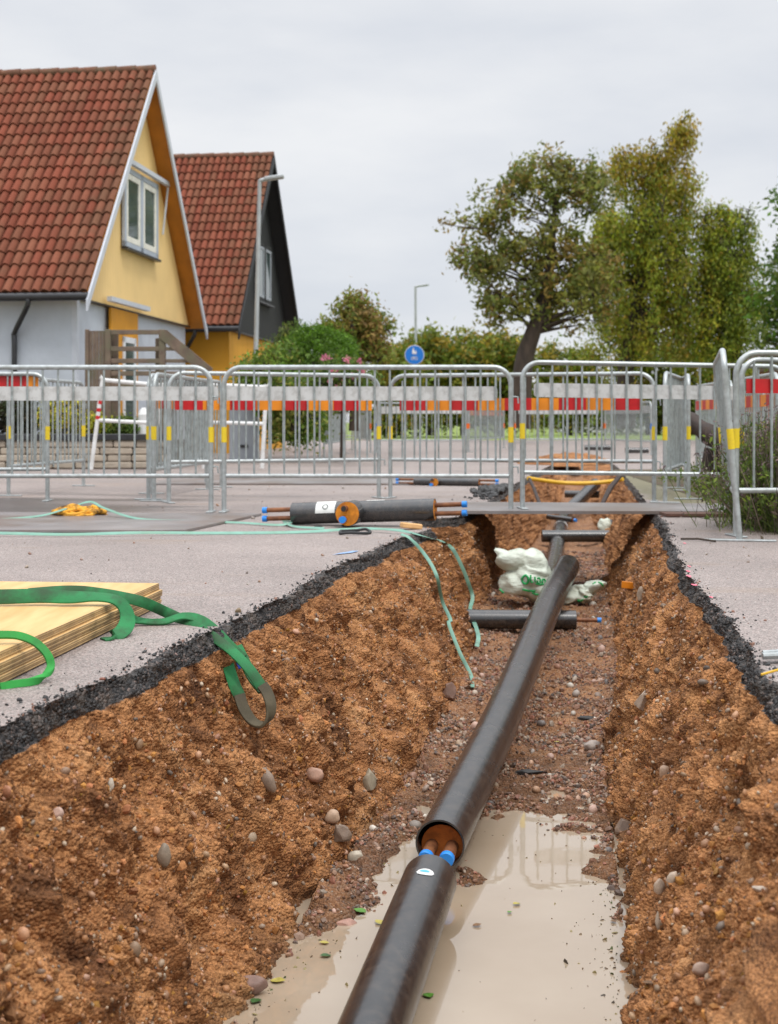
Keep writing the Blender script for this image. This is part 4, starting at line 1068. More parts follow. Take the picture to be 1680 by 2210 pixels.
# ------------------------------------------------------------------ houses
def tile_roof(root, e0, rdir, length, sdir, slen, rise, name='roof', course=.292, tw=.157, seed=1):
    "pantiles: waves across, steps up the slope; rdir along the eave, sdir horizontal run towards the ridge"
    rg = np.random.default_rng(seed)
    nx_ = int(length / tw); ny_ = int(round(slen / course))
    cs = slen / ny_
    k, q = 8, 4
    gx = np.arange(nx_ * k + 1) / k * tw
    rowsV = []; rowi = []
    prof = lambda ph: np.where(ph < .68, .034 * np.sin(ph / .68 * np.pi), -.034 * np.sin((ph - .68) / .32 * np.pi))
    ph = (np.arange(nx_ * k + 1) % k) / k
    V = []; C = []; ii = []
    H_ = np.array((0, 0, 1.0)); n3 = np.cross(np.array(rdir + (0,), float), np.array((sdir[0] * slen_h(slen, rise), sdir[1] * slen_h(slen, rise), rise)) / slen); 
    if n3[2] < 0: n3 = -n3
    sl = np.array((sdir[0] * slen_h(slen, rise), sdir[1] * slen_h(slen, rise), rise)) / slen
    rd = np.array(rdir + (0,), float)
    tint = np.array((.215, .070, .042))
    rr = 0
    for j in range(ny_):
        tc = rg.uniform(.82, 1.14, nx_ + 1); tc2 = rg.uniform(-.012, .028, nx_ + 1)
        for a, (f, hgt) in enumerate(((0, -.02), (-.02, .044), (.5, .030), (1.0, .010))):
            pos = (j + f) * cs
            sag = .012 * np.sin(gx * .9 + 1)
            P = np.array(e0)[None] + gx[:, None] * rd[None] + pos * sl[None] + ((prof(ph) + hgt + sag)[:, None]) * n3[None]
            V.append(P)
            tid = np.minimum((np.arange(nx_ * k + 1) // k), nx_)
            sh = tc[tid] * (.45 if a == 0 else 1)  # shade under each course lip is painted into the tile colour
            edge = (gx / (nx_ * tw))
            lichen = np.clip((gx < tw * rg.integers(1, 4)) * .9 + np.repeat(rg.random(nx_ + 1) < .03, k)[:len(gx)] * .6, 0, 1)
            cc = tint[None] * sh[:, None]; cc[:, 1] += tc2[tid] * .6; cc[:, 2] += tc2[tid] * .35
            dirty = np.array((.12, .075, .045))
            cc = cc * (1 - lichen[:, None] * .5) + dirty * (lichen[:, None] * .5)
            cc = cc * (1 - .5 * (np.clip(-prof(ph) / .034, 0, 1)[:, None]))  # groove shadow between the waves, darkened in the colour itself
            C.append(cc)
            if a > 0: ii.append((rr - 1, rr))
            rr += 1
    V = np.vstack(V); C = np.vstack(C); w = nx_ * k + 1
    Q = []
    for (a, b) in ii:
        i0 = np.arange(w - 1)
        Q.append(np.stack([a * w + i0, a * w + i0 + 1, b * w + i0 + 1, b * w + i0], 1))
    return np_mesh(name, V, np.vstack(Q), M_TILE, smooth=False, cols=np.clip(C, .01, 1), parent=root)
def slen_h(s, rise): return math.sqrt(s * s - rise * rise)

def house(name, E0, L, eave, apex, length, label, upper, lower, lower_side, barge, over=.3, win=None, door=None, seed=1, gutter=True, wall_over=.38, soffit=M_SOFFIT):
    gdir = Vector((.1165, .9932, 0)); rdir = Vector((-.9932, .1165, 0))
    root = empty(name, (E0[0], E0[1], 0), label, 'house', 'steep tiled houses on the left')
    E = Vector((E0[0], E0[1], eave))
    half = L / 2; rise = apex - eave; sl = math.sqrt(half ** 2 + rise ** 2)
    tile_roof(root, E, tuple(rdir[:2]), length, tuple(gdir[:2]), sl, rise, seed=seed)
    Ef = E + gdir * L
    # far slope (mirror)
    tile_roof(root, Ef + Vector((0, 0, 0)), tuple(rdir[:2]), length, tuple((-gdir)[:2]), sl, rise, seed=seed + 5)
    # ridge tiles
    m = MB(); A = E + gdir * half + Vector((0, 0, rise + .03))
    k = int(length / .36)
    for i in range(k):
        a = A + rdir * (i * length / k - .02); b = A + rdir * ((i + 1) * length / k + .02)
        m.tube([a, b], [.085, .065], 10)
    m.build('ridge_tiles', pmat(name + '_ridge_tile', (.17, .075, .045), .85, 0, .3, 6, dirt=(.13, .11, .07), dirt_amt=.6), root, True)
    # roof deck / soffit slabs under the tiles
    for sg in (0, 1):
        e0 = E if sg == 0 else Ef
        g2 = gdir if sg == 0 else -gdir
        V = []
        nn = Vector((0, 0, 1))
        for th in (-.03, -.09):
            V += [e0 + Vector((0, 0, th)), e0 + g2 * half + Vector((0, 0, rise + th)), e0 + g2 * half + Vector((0, 0, rise + th)) + rdir * length, e0 + Vector((0, 0, th)) + rdir * length]
        m = MB(); m.add(V, [(0, 1, 2, 3), (7, 6, 5, 4), (0, 4, 5, 1), (1, 5, 6, 2), (2, 6, 7, 3), (3, 7, 4, 0)]); m.build('soffit', soffit, root)
        # barge board at the gable end
        o = -rdir * .012; o2 = -rdir * .045
        V = []
        for oo in (o, o2):
            V += [e0 + oo + Vector((0, 0, -.16)) - g2 * .12 - Vector((0, 0, .12 * rise / half)), e0 + oo + Vector((0, 0, .02)) - g2 * .12 - Vector((0, 0, .12 * rise / half)), e0 + g2 * half + oo + Vector((0, 0, rise + .02)), e0 + g2 * half + oo + Vector((0, 0, rise - .18))]
        m = MB(); m.add(V, [(0, 1, 2, 3), (7, 6, 5, 4), (0, 4, 5, 1), (1, 5, 6, 2), (2, 6, 7, 3), (3, 7, 4, 0)]); m.build('barge_board', barge, root)
    # gable wall
    W0 = E + rdir * over; wl = .12
    zs = eave - .06
    slope = rise / half
    m = MB()
    a0 = W0 + gdir * wl; a1 = W0 + gdir * (L - wl)
    V = [Vector((a0.x, a0.y, zs)), Vector((a1.x, a1.y, zs)), (W0 + gdir * half) + Vector((0, 0, rise - .12 - 0))]
    V[2] = Vector((V[2].x, V[2].y, apex - .12))
    V2 = [p + rdir * .15 for p in V]
    m.add(V + V2, [(0, 1, 2), (5, 4, 3), (0, 3, 4, 1), (1, 4, 5, 2), (2, 5, 3, 0)])
    m.build('gable_wall', upper, root)
    # drip strip
    m = MB(); m.tube([V[0] - rdir * .02, V[1] - rdir * .02], .022, 6); m.build('drip_strip', M_GUTTER, root)
    # lower walls
    i0 = W0 + rdir * .06 + gdir * wall_over; i1 = W0 + rdir * .06 + gdir * (L - wl - .05)
    m = MB(); wa, wb = Vector((i0.x, i0.y, 0)), Vector((i1.x, i1.y, 0)); top = zs - .01
    m.prism([(0, 0), ((wb - wa).length, 0), ((wb - wa).length, top), (0, top)], -.1, 0, wa, gdir, (0, 0, 1)); m.build('lower_gable_wall', lower, root)
    m = MB(); wc = wa + rdir * (length - .5)
    m.prism([(0, 0), ((wc - wa).length, 0), ((wc - wa).length, top + .02), (0, top + .02)], -.1, 0, wa + gdir * .003, rdir, (0, 0, 1)); m.build('side_wall', lower_side, root)
    # corner board
    m = MB(); m.box(wa - rdir * .03 - gdir * .03 + Vector((0, 0, top / 2)), (.12, .12, top), Matrix.Rotation(-math.atan2(.1165, .9932), 3, 'Z')); m.build('corner_board', M_BARGE if lower is M_RENDER else lower, root)
    # gutter and downpipe
    m = MB(); ga = E - gdir * .05 - Vector((0, 0, .07)); m.tube([ga - rdir * .02, ga + rdir * length], .065, 10); m.build('gutter', M_GUTTER, root, True)
    dp = ga + rdir * .95; m = MB(); wy = wa + rdir * .9 - gdir * .17
    m.tube([Vector(p) for p in smooth_pts([dp, dp - Vector((0, 0, .14)), Vector((wy.x, wy.y, dp.z - .55)), Vector((wy.x, wy.y, dp.z - .75)), Vector((wy.x, wy.y, .05))], 4)], .042, 10); m.build('downpipe', M_GUTTER, root, True)
    # window(s)
    if win:
        l0, l1, z0, z1 = win
        o = W0 - rdir * .03
        wroot = MB()
        for (a, b, c, dd) in ((l0, l1, z0, z0 + .09), (l0, l1, z1 - .09, z1), (l0, l0 + .11, z0, z1), (l1 - .11, l1, z0, z1), ((l0 + l1) / 2 - .08, (l0 + l1) / 2 + .08, z0, z1)):
            wroot.prism([(a, c), (b, c), (b, dd), (a, dd)], -.0 - .03 * (a == l0 and b == l1) * .1, .05, Vector((o.x, o.y, 0)), gdir, (0, 0, 1))
        wf_ = wroot.build('window', M_TRIMG if lower is M_RENDER else M_KSIDE, root)
        mid = (l0 + l1) / 2
        for (a, b) in ((l0 + .12, mid - .09), (mid + .09, l1 - .12)):
            m = MB(); t_ = .1 if lower is M_RENDER else .06
            for (p, q, c, dd) in ((a, b, z0 + .10, z0 + .10 + t_), (a, b, z1 - .10 - t_, z1 - .10), (a, a + t_, z0 + .10 + t_, z1 - .10 - t_), (b - t_, b, z0 + .1 + t_, z1 - .1 - t_)):
                m.prism([(p, c), (q, c), (q, dd), (p, dd)], .01, .045, Vector((o.x, o.y, 0)), gdir, (0, 0, 1))
            m.build('casement', pmat(name + '_casement', (.80, .78, .70) if lower is M_RENDER else (.35, .38, .42), .5), wf_)
            m = MB(); m.prism([(a + t_, z0 + .1 + t_), (b - t_, z0 + .1 + t_), (b - t_, z1 - .1 - t_), (a + t_, z1 - .1 - t_)], .012, .03, Vector((o.x, o.y, 0)), gdir, (0, 0, 1)); m.build('pane', M_GLASS, wf_)
        m = MB(); m.prism([(l0 - .02, z0 - .05), (l1 + .02, z0 - .05), (l1 + .02, z0 - .01), (l0 - .02, z0 - .01)], -.0, .10, Vector((o.x, o.y, 0)), gdir, (0, 0, 1)); m.build('sill', M_GUTTER, wf_)
        if lower is M_RENDER:
            c = (o - rdir * .12 + gdir * ((l0 + l1) / 2 + .1)); c.z = z1 + .02
            m = MB(); m.prism([(-(l1 - l0) / 2 - .25, .02), ((l1 - l0) / 2 + .42, .02), ((l1 - l0) / 2 + .42, .10), (-(l1 - l0) / 2 - .25, .10)], -.05, .03, c, gdir, (0, 0, 1)); m.build('awning_cassette', M_BARGE, root)
            m = MB(); e_ = c + gdir * ((l1 - l0) / 2 + .3); m.tube([e_, e_ - Vector((0, 0, .9)) + rdir * .1], .02, 6); m.build('awning_arm', M_BARGE, root)
    if door:
        l0, l1, z1 = door
        o = W0 - rdir * .03; o0 = Vector((o.x, o.y, 0))
        m = MB(); m.prism([(l0, .3), (l1, .3), (l1, z1), (l0, z1)], -.02, .02, o0, gdir, (0, 0, 1)); dr_ = m.build('door', M_OCHRE, root)
        m = MB()
        for (a, b) in ((l0 + .04, l0 + .30), (l0 + .62, l1 - .18)):
            for (p, q, c, dd) in ((a, a + .1, .4, z1 - .45), (b - .1, b, .4, z1 - .45), (a, b, z1 - .55, z1 - .45)):
                m.prism([(p, c), (q, c), (q, dd), (p, dd)], .025, .05, o0, gdir, (0, 0, 1))
        m.build('door_frame', M_WFRAME, dr_)
        m = MB(); m.prism([(l0 + .70, .5), (l1 - .26, .5), (l1 - .26, z1 - .55), (l0 + .70, z1 - .55)], .022, .03, o0, gdir, (0, 0, 1)); m.build('pane', M_GLASS, dr_)
        c = o0 + Vector((0, 0, z1 + .02)) - rdir * .1
        m = MB(); m.prism([(l0 - .32, .06), (l1 + .38, .06), (l1 + .38, .14), (l0 - .32, .14)], -.05, .04, c, gdir, (0, 0, 1)); m.build('canopy', M_BARGE, root)
    return root
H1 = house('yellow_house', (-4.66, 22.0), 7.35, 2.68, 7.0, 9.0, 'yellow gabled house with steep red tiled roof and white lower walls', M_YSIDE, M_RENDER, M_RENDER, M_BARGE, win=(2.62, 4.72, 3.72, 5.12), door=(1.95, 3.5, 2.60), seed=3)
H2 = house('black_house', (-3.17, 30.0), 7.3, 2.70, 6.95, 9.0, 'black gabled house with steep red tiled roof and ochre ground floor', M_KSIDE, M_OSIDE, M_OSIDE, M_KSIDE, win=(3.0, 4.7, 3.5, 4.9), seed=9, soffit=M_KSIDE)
m = MB(); c = PX(160, 838, 21.9); m.tube([c + Vector((0, 0, -.06)), c + Vector((0, 0, .0)), c + Vector((0, 0, .06))], [.04, .06, .04], 12); m.build('wall_lamp', M_WHITE, label='small white lamp on the wall of the yellow house', cat='lamp')

# wooden stair railing before the yellow house
D_ = 20.9
def sq(u0, v0, u1, v1, d, th=.05):
    a = PX(u0, v1, d); b = PX(u1, v0, d)
    return ((a.x + b.x) / 2, d, (a.z + b.z) / 2), (b.x - a.x, th, b.z - a.z)
t = empty('wooden_railing', (PX(185, 900, D_).x, D_, 0), 'weathered brown wooden deck railing with sloping stair rail', 'railing')
def post(u0, u1, v0, lab='post', d=D_, th=.10):
    c, s = sq(u0, v0, u1, 1000, d, th); 
    z1 = c[2] + s[2] / 2; m = MB(); m.box((c[0], d, z1 / 2), (s[0], th, z1), bev=.008); m.build(lab, M_DECK, t)
post(185, 193, 711); post(228, 240, 711); post(344, 358, 711)
c, s = sq(193, 714, 228, 980, D_, .03); m = MB()
for k in range(5): m.box((c[0] - s[0] / 2 + s[0] * (k + .5) / 5, D_ + .003 * (k % 2), c[2]), (s[0] / 5 - .006, .022, s[2]))
m.build('board_panel', M_DECK, t)
post(240, 256, 716, 'post', D_ + .08, .06); post(336, 344, 730, 'post', D_ + .06, .05)
for v in (716, 752, 778, 805, 830):
    c, s = sq(240, v - 4, 344, v + 6, D_ - .03, .03); m = MB(); m.box(c, s, bev=.005); m.build('rail', M_DECK, t)
    if v > 740:
        c, s = sq(358, v - 3, 358 + (v - 720) * 1.05, v + 5, D_ - .03, .03); m = MB(); m.box(c, s, bev=.005); m.build('rail', M_DECK, t)
a, b = PX(352, 722, D_ - .04), PX(452, 806, D_ - .04)
m = MB(); ux = (b - a).normalized(); m.prism([(0, -.07), ((b - a).length, -.07), ((b - a).length, .09), (0, .09)], -.025, .025, a, ux, Vector((-ux.z, 0, ux.x))); m.build('hand_rail', M_DECK, t)

# garden stone wall with dark cap, planted ground behind
t = empty('stone_wall', (-5, 20.3, 0), 'low pale limestone garden wall with dark timber cap', 'wall')
m = MB(); yw = 20.3
for rr in range(4):
    x = -7.2 + (.2 if rr % 2 else 0)
    while x < -3.25:
        w = random.uniform(.28, .5); w = min(w, -3.2 - x + .05)
        m.box((x + w / 2, yw + random.uniform(-.015, .015), .055 + rr * .1), (w - .012, .2, .094), bev=.018); x += w
m.build('stone_courses', M_STONE, t)
m = MB(); m.box((-5.2, yw, .455), (4.1, .26, .09), bev=.01); m.build('cap_timber', M_GUTTER, t)
m = MB(); m.box((-5.2, yw + 1.0, .2), (4.1, 1.6, .4)); m.build('garden_bed', M_BED, kind='structure')
m = MB(); c = PX(311, 908, 20.9); m.tube([(c.x, 20.9, .4), (c.x, 20.9, .45), (c.x, 20.9, .78), (c.x, 20.9, .84), (c.x, 20.9, .88)], [.085, .09, .09, .06, .03], 16); m.build('plastic_canister', M_WHITE, label='round white canister standing on the garden bed behind the wall', cat='canister')
# utility cabinet
t = empty('utility_cabinet', (PX(528, 990, 24.8).x, 24.8, 0), 'grey metal utility cabinet standing at the roadside', 'cabinet')
x = PX(528, 990, 24.8).x
m = MB(); m.box((x, 24.8, .48), (.5, .3, .96), bev=.01); m.build('body', M_CABINET, t)
m = MB(); m.box((x, 24.8, .98), (.54, .34, .04), bev=.008); m.build('lid', M_CABINET, t)
m = MB(); m.box((x, 24.64, .25), (.16, .02, .05)); m.build('vent', M_GUTTER, t)

# ------------------------------------------------------------------ street lamps and sign
def lamp(foot, top, r0, r1, arm, label):
    t = empty('street_lamp', foot, label, 'street lamp', 'street lamps')
    foot, top = Vector(foot), Vector(top)
    m = MB(); k = .30
    brk = foot + (top - foot) * .36
    m.tube([foot, brk - Vector((0, 0, .05)), brk + Vector((0, 0, .05)), top], [r0, r0, r1, r1 * .8], 12); m.build('pole', M_LAMP, t, True)
    a = Vector(arm); m = MB()
    m.tube([top - Vector((0, 0, .02)), top + a * .35, top + a], [r1 * .8, .045, .05], 10); 
    m.build('arm', M_LAMP, t, True)
    m = MB(); e = top + a * .25; ux = a.normalized(); c = top + a * .68
    rot = Matrix.Rotation(-math.atan2(a.z, math.hypot(a.x, a.y)), 3, 'Y')
    m.box(c + Vector((0, 0, -.0)), (a.length * .9, .20, .075), rot, bev=.03); m.build('lamp_head', M_LAMP, t)
lf = PX(548, 985, 28); lf.z = 0
lamp(lf, PX(561, 388, 28), .065, .048, (.42, 0, .06), 'tall grey street lamp in front of the black house')
lf = PX(899, 945, 60); lf.z = 0
lamp(lf, PX(897, 618, 60), .08, .06, (.5, 0, .06), 'distant street lamp above the round blue sign')
sgx = PX(895, 766, 40)
t = empty('round_sign', (sgx.x, 40, 0), 'round blue shared path sign on a grey post', 'road sign')
m = MB(); m.tube([(sgx.x + .02, 40.06, 0), (sgx.x + .02, 40.06, sgx.z + .3)], .03, 10); m.build('post', M_LAMP, t, True)
m = MB(); m.tube([(sgx.x, 40.02, sgx.z), (sgx.x, 40.0, sgx.z)], .275, 36); m.build('sign_rim', M_WHITE, t)
m = MB(); m.tube([(sgx.x, 39.998, sgx.z), (sgx.x, 39.99, sgx.z)], .258, 36); face = m.build('sign_face', M_BLUESIGN, t)
m = MB()
def sp(poly): m.prism([(p[0] * .01, p[1] * .01) for p in poly], 0, .004, (sgx.x, 39.988, sgx.z), (1, 0, 0), (0, 0, 1))
sp([(-6, 2), (-3.5, 2), (-2.5, 8), (-1.2, 2), (1, 2), (0, 11), (-1, 16), (-5, 16), (-6.5, 10)]); sp([(-4.6, 17), (-3, 16.4), (-1.4, 17), (-1.4, 19.4), (-3, 20.2), (-4.6, 19.4)])
sp([(1.5, 2), (3, 2), (3.6, 5), (4.4, 2), (5.8, 2), (5.5, 8), (4.6, 10.5), (2.4, 10.5), (1, 9)]); sp([(2.6, 11), (4.4, 11), (4.8, 12.6), (3.5, 13.6), (2.2, 12.6)])
for cx in (-6, 5):
    for k in range(14):
        a0, a1 = 2 * math.pi * k / 14, 2 * math.pi * (k + 1) / 14
        sp([(cx + 4.2 * math.cos(a0), -10 + 4.2 * math.sin(a0)), (cx + 4.2 * math.cos(a1), -10 + 4.2 * math.sin(a1)), (cx + 3.2 * math.cos(a1), -10 + 3.2 * math.sin(a1)), (cx + 3.2 * math.cos(a0), -10 + 3.2 * math.sin(a0))])
for (a, b) in (((-6, -10), (-2.5, -5)), ((-2.5, -5), (4, -5)), ((4, -5), (0, -10.5)), ((0, -10.5), (-6, -10)), ((0, -10.5), (-2.8, -4)), ((5, -10), (3.6, -3.4))):
    dx, dy = b[0] - a[0], b[1] - a[1]; q = math.hypot(dx, dy); px_, py_ = -dy / q * .5, dx / q * .5
    sp([(a[0] - px_, a[1] - py_), (b[0] - px_, b[1] - py_), (b[0] + px_, b[1] + py_), (a[0] + px_, a[1] + py_)])
m.build('pictogram', M_WHITE, face)

# ------------------------------------------------------------------ plants
def leaves(centres, n_each, spread, size, cols, colvar=.3, hang=0.0, upb=0.0, seed=1, top=None):
    rg = np.random.default_rng(seed)
    C = np.repeat(np.asarray(centres), n_each, 0); n = len(C)
    sp_ = np.repeat(np.asarray(spread), n_each)[:, None] if hasattr(spread, '__len__') else spread
    off = rg.normal(size=(n, 3)) * sp_
    if hang: off[:, 2] = -np.abs(rg.normal(size=n)) * hang * np.repeat(rg.uniform(.4, 1.3, len(centres)), n_each) + .1 * rg.normal(size=n)
    P = C + off
    s = size * rg.uniform(.6, 1.4, (n, 1))
    a = rg.normal(size=(n, 3)); a /= np.linalg.norm(a, axis=1)[:, None]
    if hang: a[:, 2] -= 1.2; a /= np.linalg.norm(a, axis=1)[:, None]
    b = rg.normal(size=(n, 3)); b = np.cross(a, b); b /= np.linalg.norm(b, axis=1)[:, None]
    nn = np.cross(a, b)
    V = np.stack([P - a * s, P + b * s * .42 + nn * s * .1, P + a * s, P - b * s * .42 + nn * s * .1], 1).reshape(-1, 3)
    Q = np.arange(4 * n).reshape(n, 4)
    cc = np.asarray(cols)
    ci = np.repeat(rg.integers(0, len(cc), len(centres)), n_each)
    if top: cc = np.concatenate([cc, np.asarray(top[1])]); hi = C[:, 2] > top[0] + rg.normal(0, .5, n)
    mixr = rg.random(n) < .3; ci = np.where(mixr, rg.integers(0, len(cc), n), ci)
    if top: ci = np.where(hi, len(cc) - 1 - (ci % len(top[1])), ci)
    col = cc[ci] * rg.uniform(1 - colvar, 1 + colvar, (n, 1)) * np.repeat(rg.uniform(.72, 1.25, (len(centres), 1)), n_each, 0)
    return V, Q, np.repeat(col, 4, 0)
def ellipsoids_points(ells, n, rg, shell=.55):
    out = []
    w = np.array([e[3] * e[5] for e in ells], float); w /= w.sum()
    for i in rg.choice(len(ells), n, p=w):
        cx, cy, cz, rx, ry, rz = ells[i]
        v = rg.normal(size=3); v /= np.linalg.norm(v); r = rg.uniform(shell, 1) ** .6
        out.append((cx + v[0] * rx * r, cy + v[1] * ry * r, cz + v[2] * rz * r))
    return np.array(out)
def E2(u, v, ru, rv, d, dep=None):
    p = PX(u, v, d); s = F / d
    return (p.x, d, p.z, ru / s, (dep if dep else (ru + rv) / 2 / s), rv / s)
def tree(name, ells, trunk, rads, ncl, nleaf, spread, size, cols, label, cat='tree', hang=0, bark=M_BARK, seed=1, limbs=26, group=None, shell=.35, twigs=True, top=None):
    rg = np.random.default_rng(seed)
    base = Vector(trunk[0]); root = empty(name, base, label, cat, group)
    pts = [Vector(p) for p in smooth_pts(trunk, 5)]
    rr = np.interp(np.linspace(0, 1, len(pts)), np.linspace(0, 1, len(rads)), rads)
    m = MB(); m.tube(pts, list(rr), 10)
    cl = ellipsoids_points(ells, ncl, rg, shell)
    lim = rg.choice(len(cl), min(limbs, len(cl)), replace=False)
    nodes = []
    for i in lim:
        c = Vector(cl[i])
        hz_ = math.hypot(c.x - pts[-1].x, c.y - pts[-1].y) * .5; k = min(range(int(len(pts) * .4), len(pts)), key=lambda q: abs(pts[q].z - (c.z - hz_))); a = pts[k]
        mid = a + (c - a) * .5 + Vector(rg.normal(size=3) * .07 * (c - a).length)
        r0 = rr[k] * .26
        path = [Vector(p) for p in smooth_pts([a, mid, c], 5)]
        m.tube(path, list(np.linspace(r0, .012, len(path))), 6, caps=False); nodes += path[4:]
    if twigs and nodes:
        NN = np.array(nodes)
        for i in range(len(cl)):
            j = int(np.argmin(((NN - cl[i]) ** 2).sum(1))); a = Vector(NN[j]); b = Vector(cl[i])
            if .05 < (b - a).length < 4: m.tube([a, a + (b - a) * .5 + Vector(rg.normal(size=3) * .08), b], [.022, .014, .006], 4, caps=False)
    m.build('trunk', bark, root, True)
    V, Q, C = leaves(cl, nleaf, spread, size, cols, hang=hang, seed=seed, top=top)
    np_mesh('crown', V, Q, M_LEAF, smooth=False, cols=np.clip(C, .004, 1), parent=root)
    return root
OAK = [(.22, .245, .045), (.28, .27, .05), (.16, .20, .04), (.29, .20, .05), (.20, .21, .06)]
YEL = [(.30, .34, .03), (.24, .30, .03), (.36, .35, .03), (.17, .24, .025), (.30, .28, .04)]
GRN = [(.11, .2, .03), (.15, .23, .035), (.09, .15, .03), (.19, .22, .04)]
d = 45
tree('oak_tree', [E2(1080, 450, 60, 70, d), E2(1015, 480, 62, 22, d), E2(1030, 580, 50, 60, d), E2(1280, 420, 50, 70, d), E2(1150, 380, 80, 65, d), E2(1240, 400, 70, 80, d), E2(1060, 560, 80, 60, d), E2(1180, 540, 100, 90, d), E2(1080, 660, 60, 50, d), E2(1270, 620, 80, 110, d), E2(1160, 640, 60, 60, d)],
     [PX(1122, 925, d), PX(1130, 790, d), PX(1150, 720, d), PX(1178, 640, d), PX(1190, 540, d), PX(1200, 420, d)], [.36, .30, .25, .20, .13, .05], 430, 30, .165, .098, OAK, 'broad dark oak with a leaning trunk left of the birches', seed=4, limbs=60, shell=.1)
bd_ = dict(bark=M_BARK)
d = 50
tree('birch_tree', [E2(1474, 275, 30, 50, d), E2(1545, 480, 42, 60, d), E2(1400, 335, 65, 40, d), E2(1330, 355, 50, 42, d), E2(1430, 400, 95, 60, d), E2(1400, 480, 135, 65, d), E2(1430, 575, 118, 75, d), E2(1370, 680, 110, 85, d), E2(1490, 690, 78, 95, d), E2(1540, 590, 50, 80, d), E2(1310, 560, 60, 120, d)],
     [PX(1352, 925, d), PX(1352, 780, d), PX(1375, 620, d), PX(1400, 460, d), PX(1440, 340, d), PX(1465, 290, d)], [.34, .28, .22, .16, .1, .03], 950, 52, .15, .072, YEL, 'tall yellow-green weeping birch with a rusty top', hang=.55, seed=5, limbs=60, shell=.1, top=(9.3, [(.42, .27, .03), (.34, .25, .03), (.30, .28, .03)]), **bd_)
tree('birch_tree', [E2(1600, 475, 42, 50, d), E2(1555, 530, 40, 60, d), E2(1585, 570, 62, 80, d), E2(1610, 660, 55, 80, d), E2(1560, 690, 55, 80, d)],
     [PX(1592, 925, d), PX(1590, 700, d), PX(1600, 560, d), PX(1600, 490, d)], [.2, .16, .1, .04], 290, 54, .15, .066, [(.19, .25, .025), (.26, .27, .03), (.14, .19, .02)], 'smaller weeping birch right of the tall birch', hang=.8, seed=6, limbs=26, shell=.1, **bd_)
tree('maple_tree', [E2(1690, 650, 60, 60, 42), E2(1670, 720, 40, 40, 42), E2(1780, 560, 110, 230, 42)],
     [PX(1790, 925, 42), PX(1785, 760, 42), PX(1780, 520, 42), PX(1770, 360, 42)], [.3, .25, .15, .05], 150, 60, .25, .10, [(.10, .20, .02), (.07, .14, .02), (.15, .20, .03)], 'bright green tree cut off by the right frame edge', seed=7, limbs=30)
tree('fruit_tree', [E2(770, 700, 60, 50, 30), E2(720, 730, 50, 40, 30), E2(810, 740, 40, 50, 30), E2(760, 660, 30, 25, 30), E2(840, 700, 14, 8, 30)],
     [PX(765, 930, 30), PX(768, 800, 30), PX(770, 720, 30), PX(768, 670, 30)], [.12, .09, .06, .02], 150, 55, .12, .055, [(.22, .26, .04), (.28, .24, .05), (.15, .20, .03), (.30, .20, .06)], 'small garden tree with yellowing autumn leaves behind the round shrub', seed=8, limbs=40, shell=.15)
tree('garden_shrub', [E2(690, 770, 78, 58, 26, 1.0)], [PX(690, 940, 26), PX(690, 860, 26), PX(690, 780, 26)], [.08, .06, .02], 240, 90, .075, .03, [(.10, .21, .015), (.13, .25, .02), (.08, .16, .015)], 'dense green rounded shrub below the garden tree', 'shrub', seed=9, limbs=20, shell=.75, twigs=False)
tree('garden_shrub', [E2(600, 790, 60, 40, 25, .8), E2(560, 830, 50, 50, 25, .8), E2(640, 890, 70, 70, 24.6, .8), E2(600, 850, 50, 50, 24.6, .8)], [PX(590, 950, 25), PX(592, 880, 25), PX(595, 800, 25)], [.06, .05, .02], 240, 60, .11, .045, [(.15, .27, .035), (.2, .31, .04), (.12, .2, .03), (.28, .28, .06)], 'light green loose shrub in front of the black house', 'shrub', seed=10, limbs=16, shell=.3)
tree('garden_shrub', [E2(628, 740, 26, 36, 29, .5)], [PX(628, 930, 29), PX(628, 850, 29), PX(630, 730, 29)], [.05, .04, .02], 40, 50, .10, .045, [(.09, .15, .03), (.14, .17, .04)], 'small shrub against the black gable', 'shrub', seed=21, limbs=10, shell=.3)
tree('flowering_shrub', [E2(740, 830, 70, 50, 23, .6)], [PX(740, 990, 23), PX(741, 900, 23), PX(742, 850, 23)], [.05, .04, .02], 110, 55, .10, .035, GRN, 'green shrub with pink blossoms beside the kerb', 'shrub', seed=11, limbs=16, shell=.3)
fl = [PX(u, v, 22.5) for (u, v) in ((704, 772), (750, 775), (776, 780), (716, 800), (728, 798), (780, 803), (712, 822), (730, 835), (742, 826), (760, 812), (692, 840))]
V, Q, C = leaves(np.array(fl), 16, .028, .035, [(.75, .22, .35), (.8, .3, .42)], seed=3)
par = [o for o in bpy.data.objects if o.name.startswith('flowering_shrub')][0]
np_mesh('blossoms', V, Q, M_LEAF, smooth=False, cols=np.clip(C, 0, 1), parent=par)
hg = 'hedge trees across the end of the street'
HC = [(.17, .23, .03), (.24, .25, .035), (.12, .17, .02), (.33, .24, .03)]
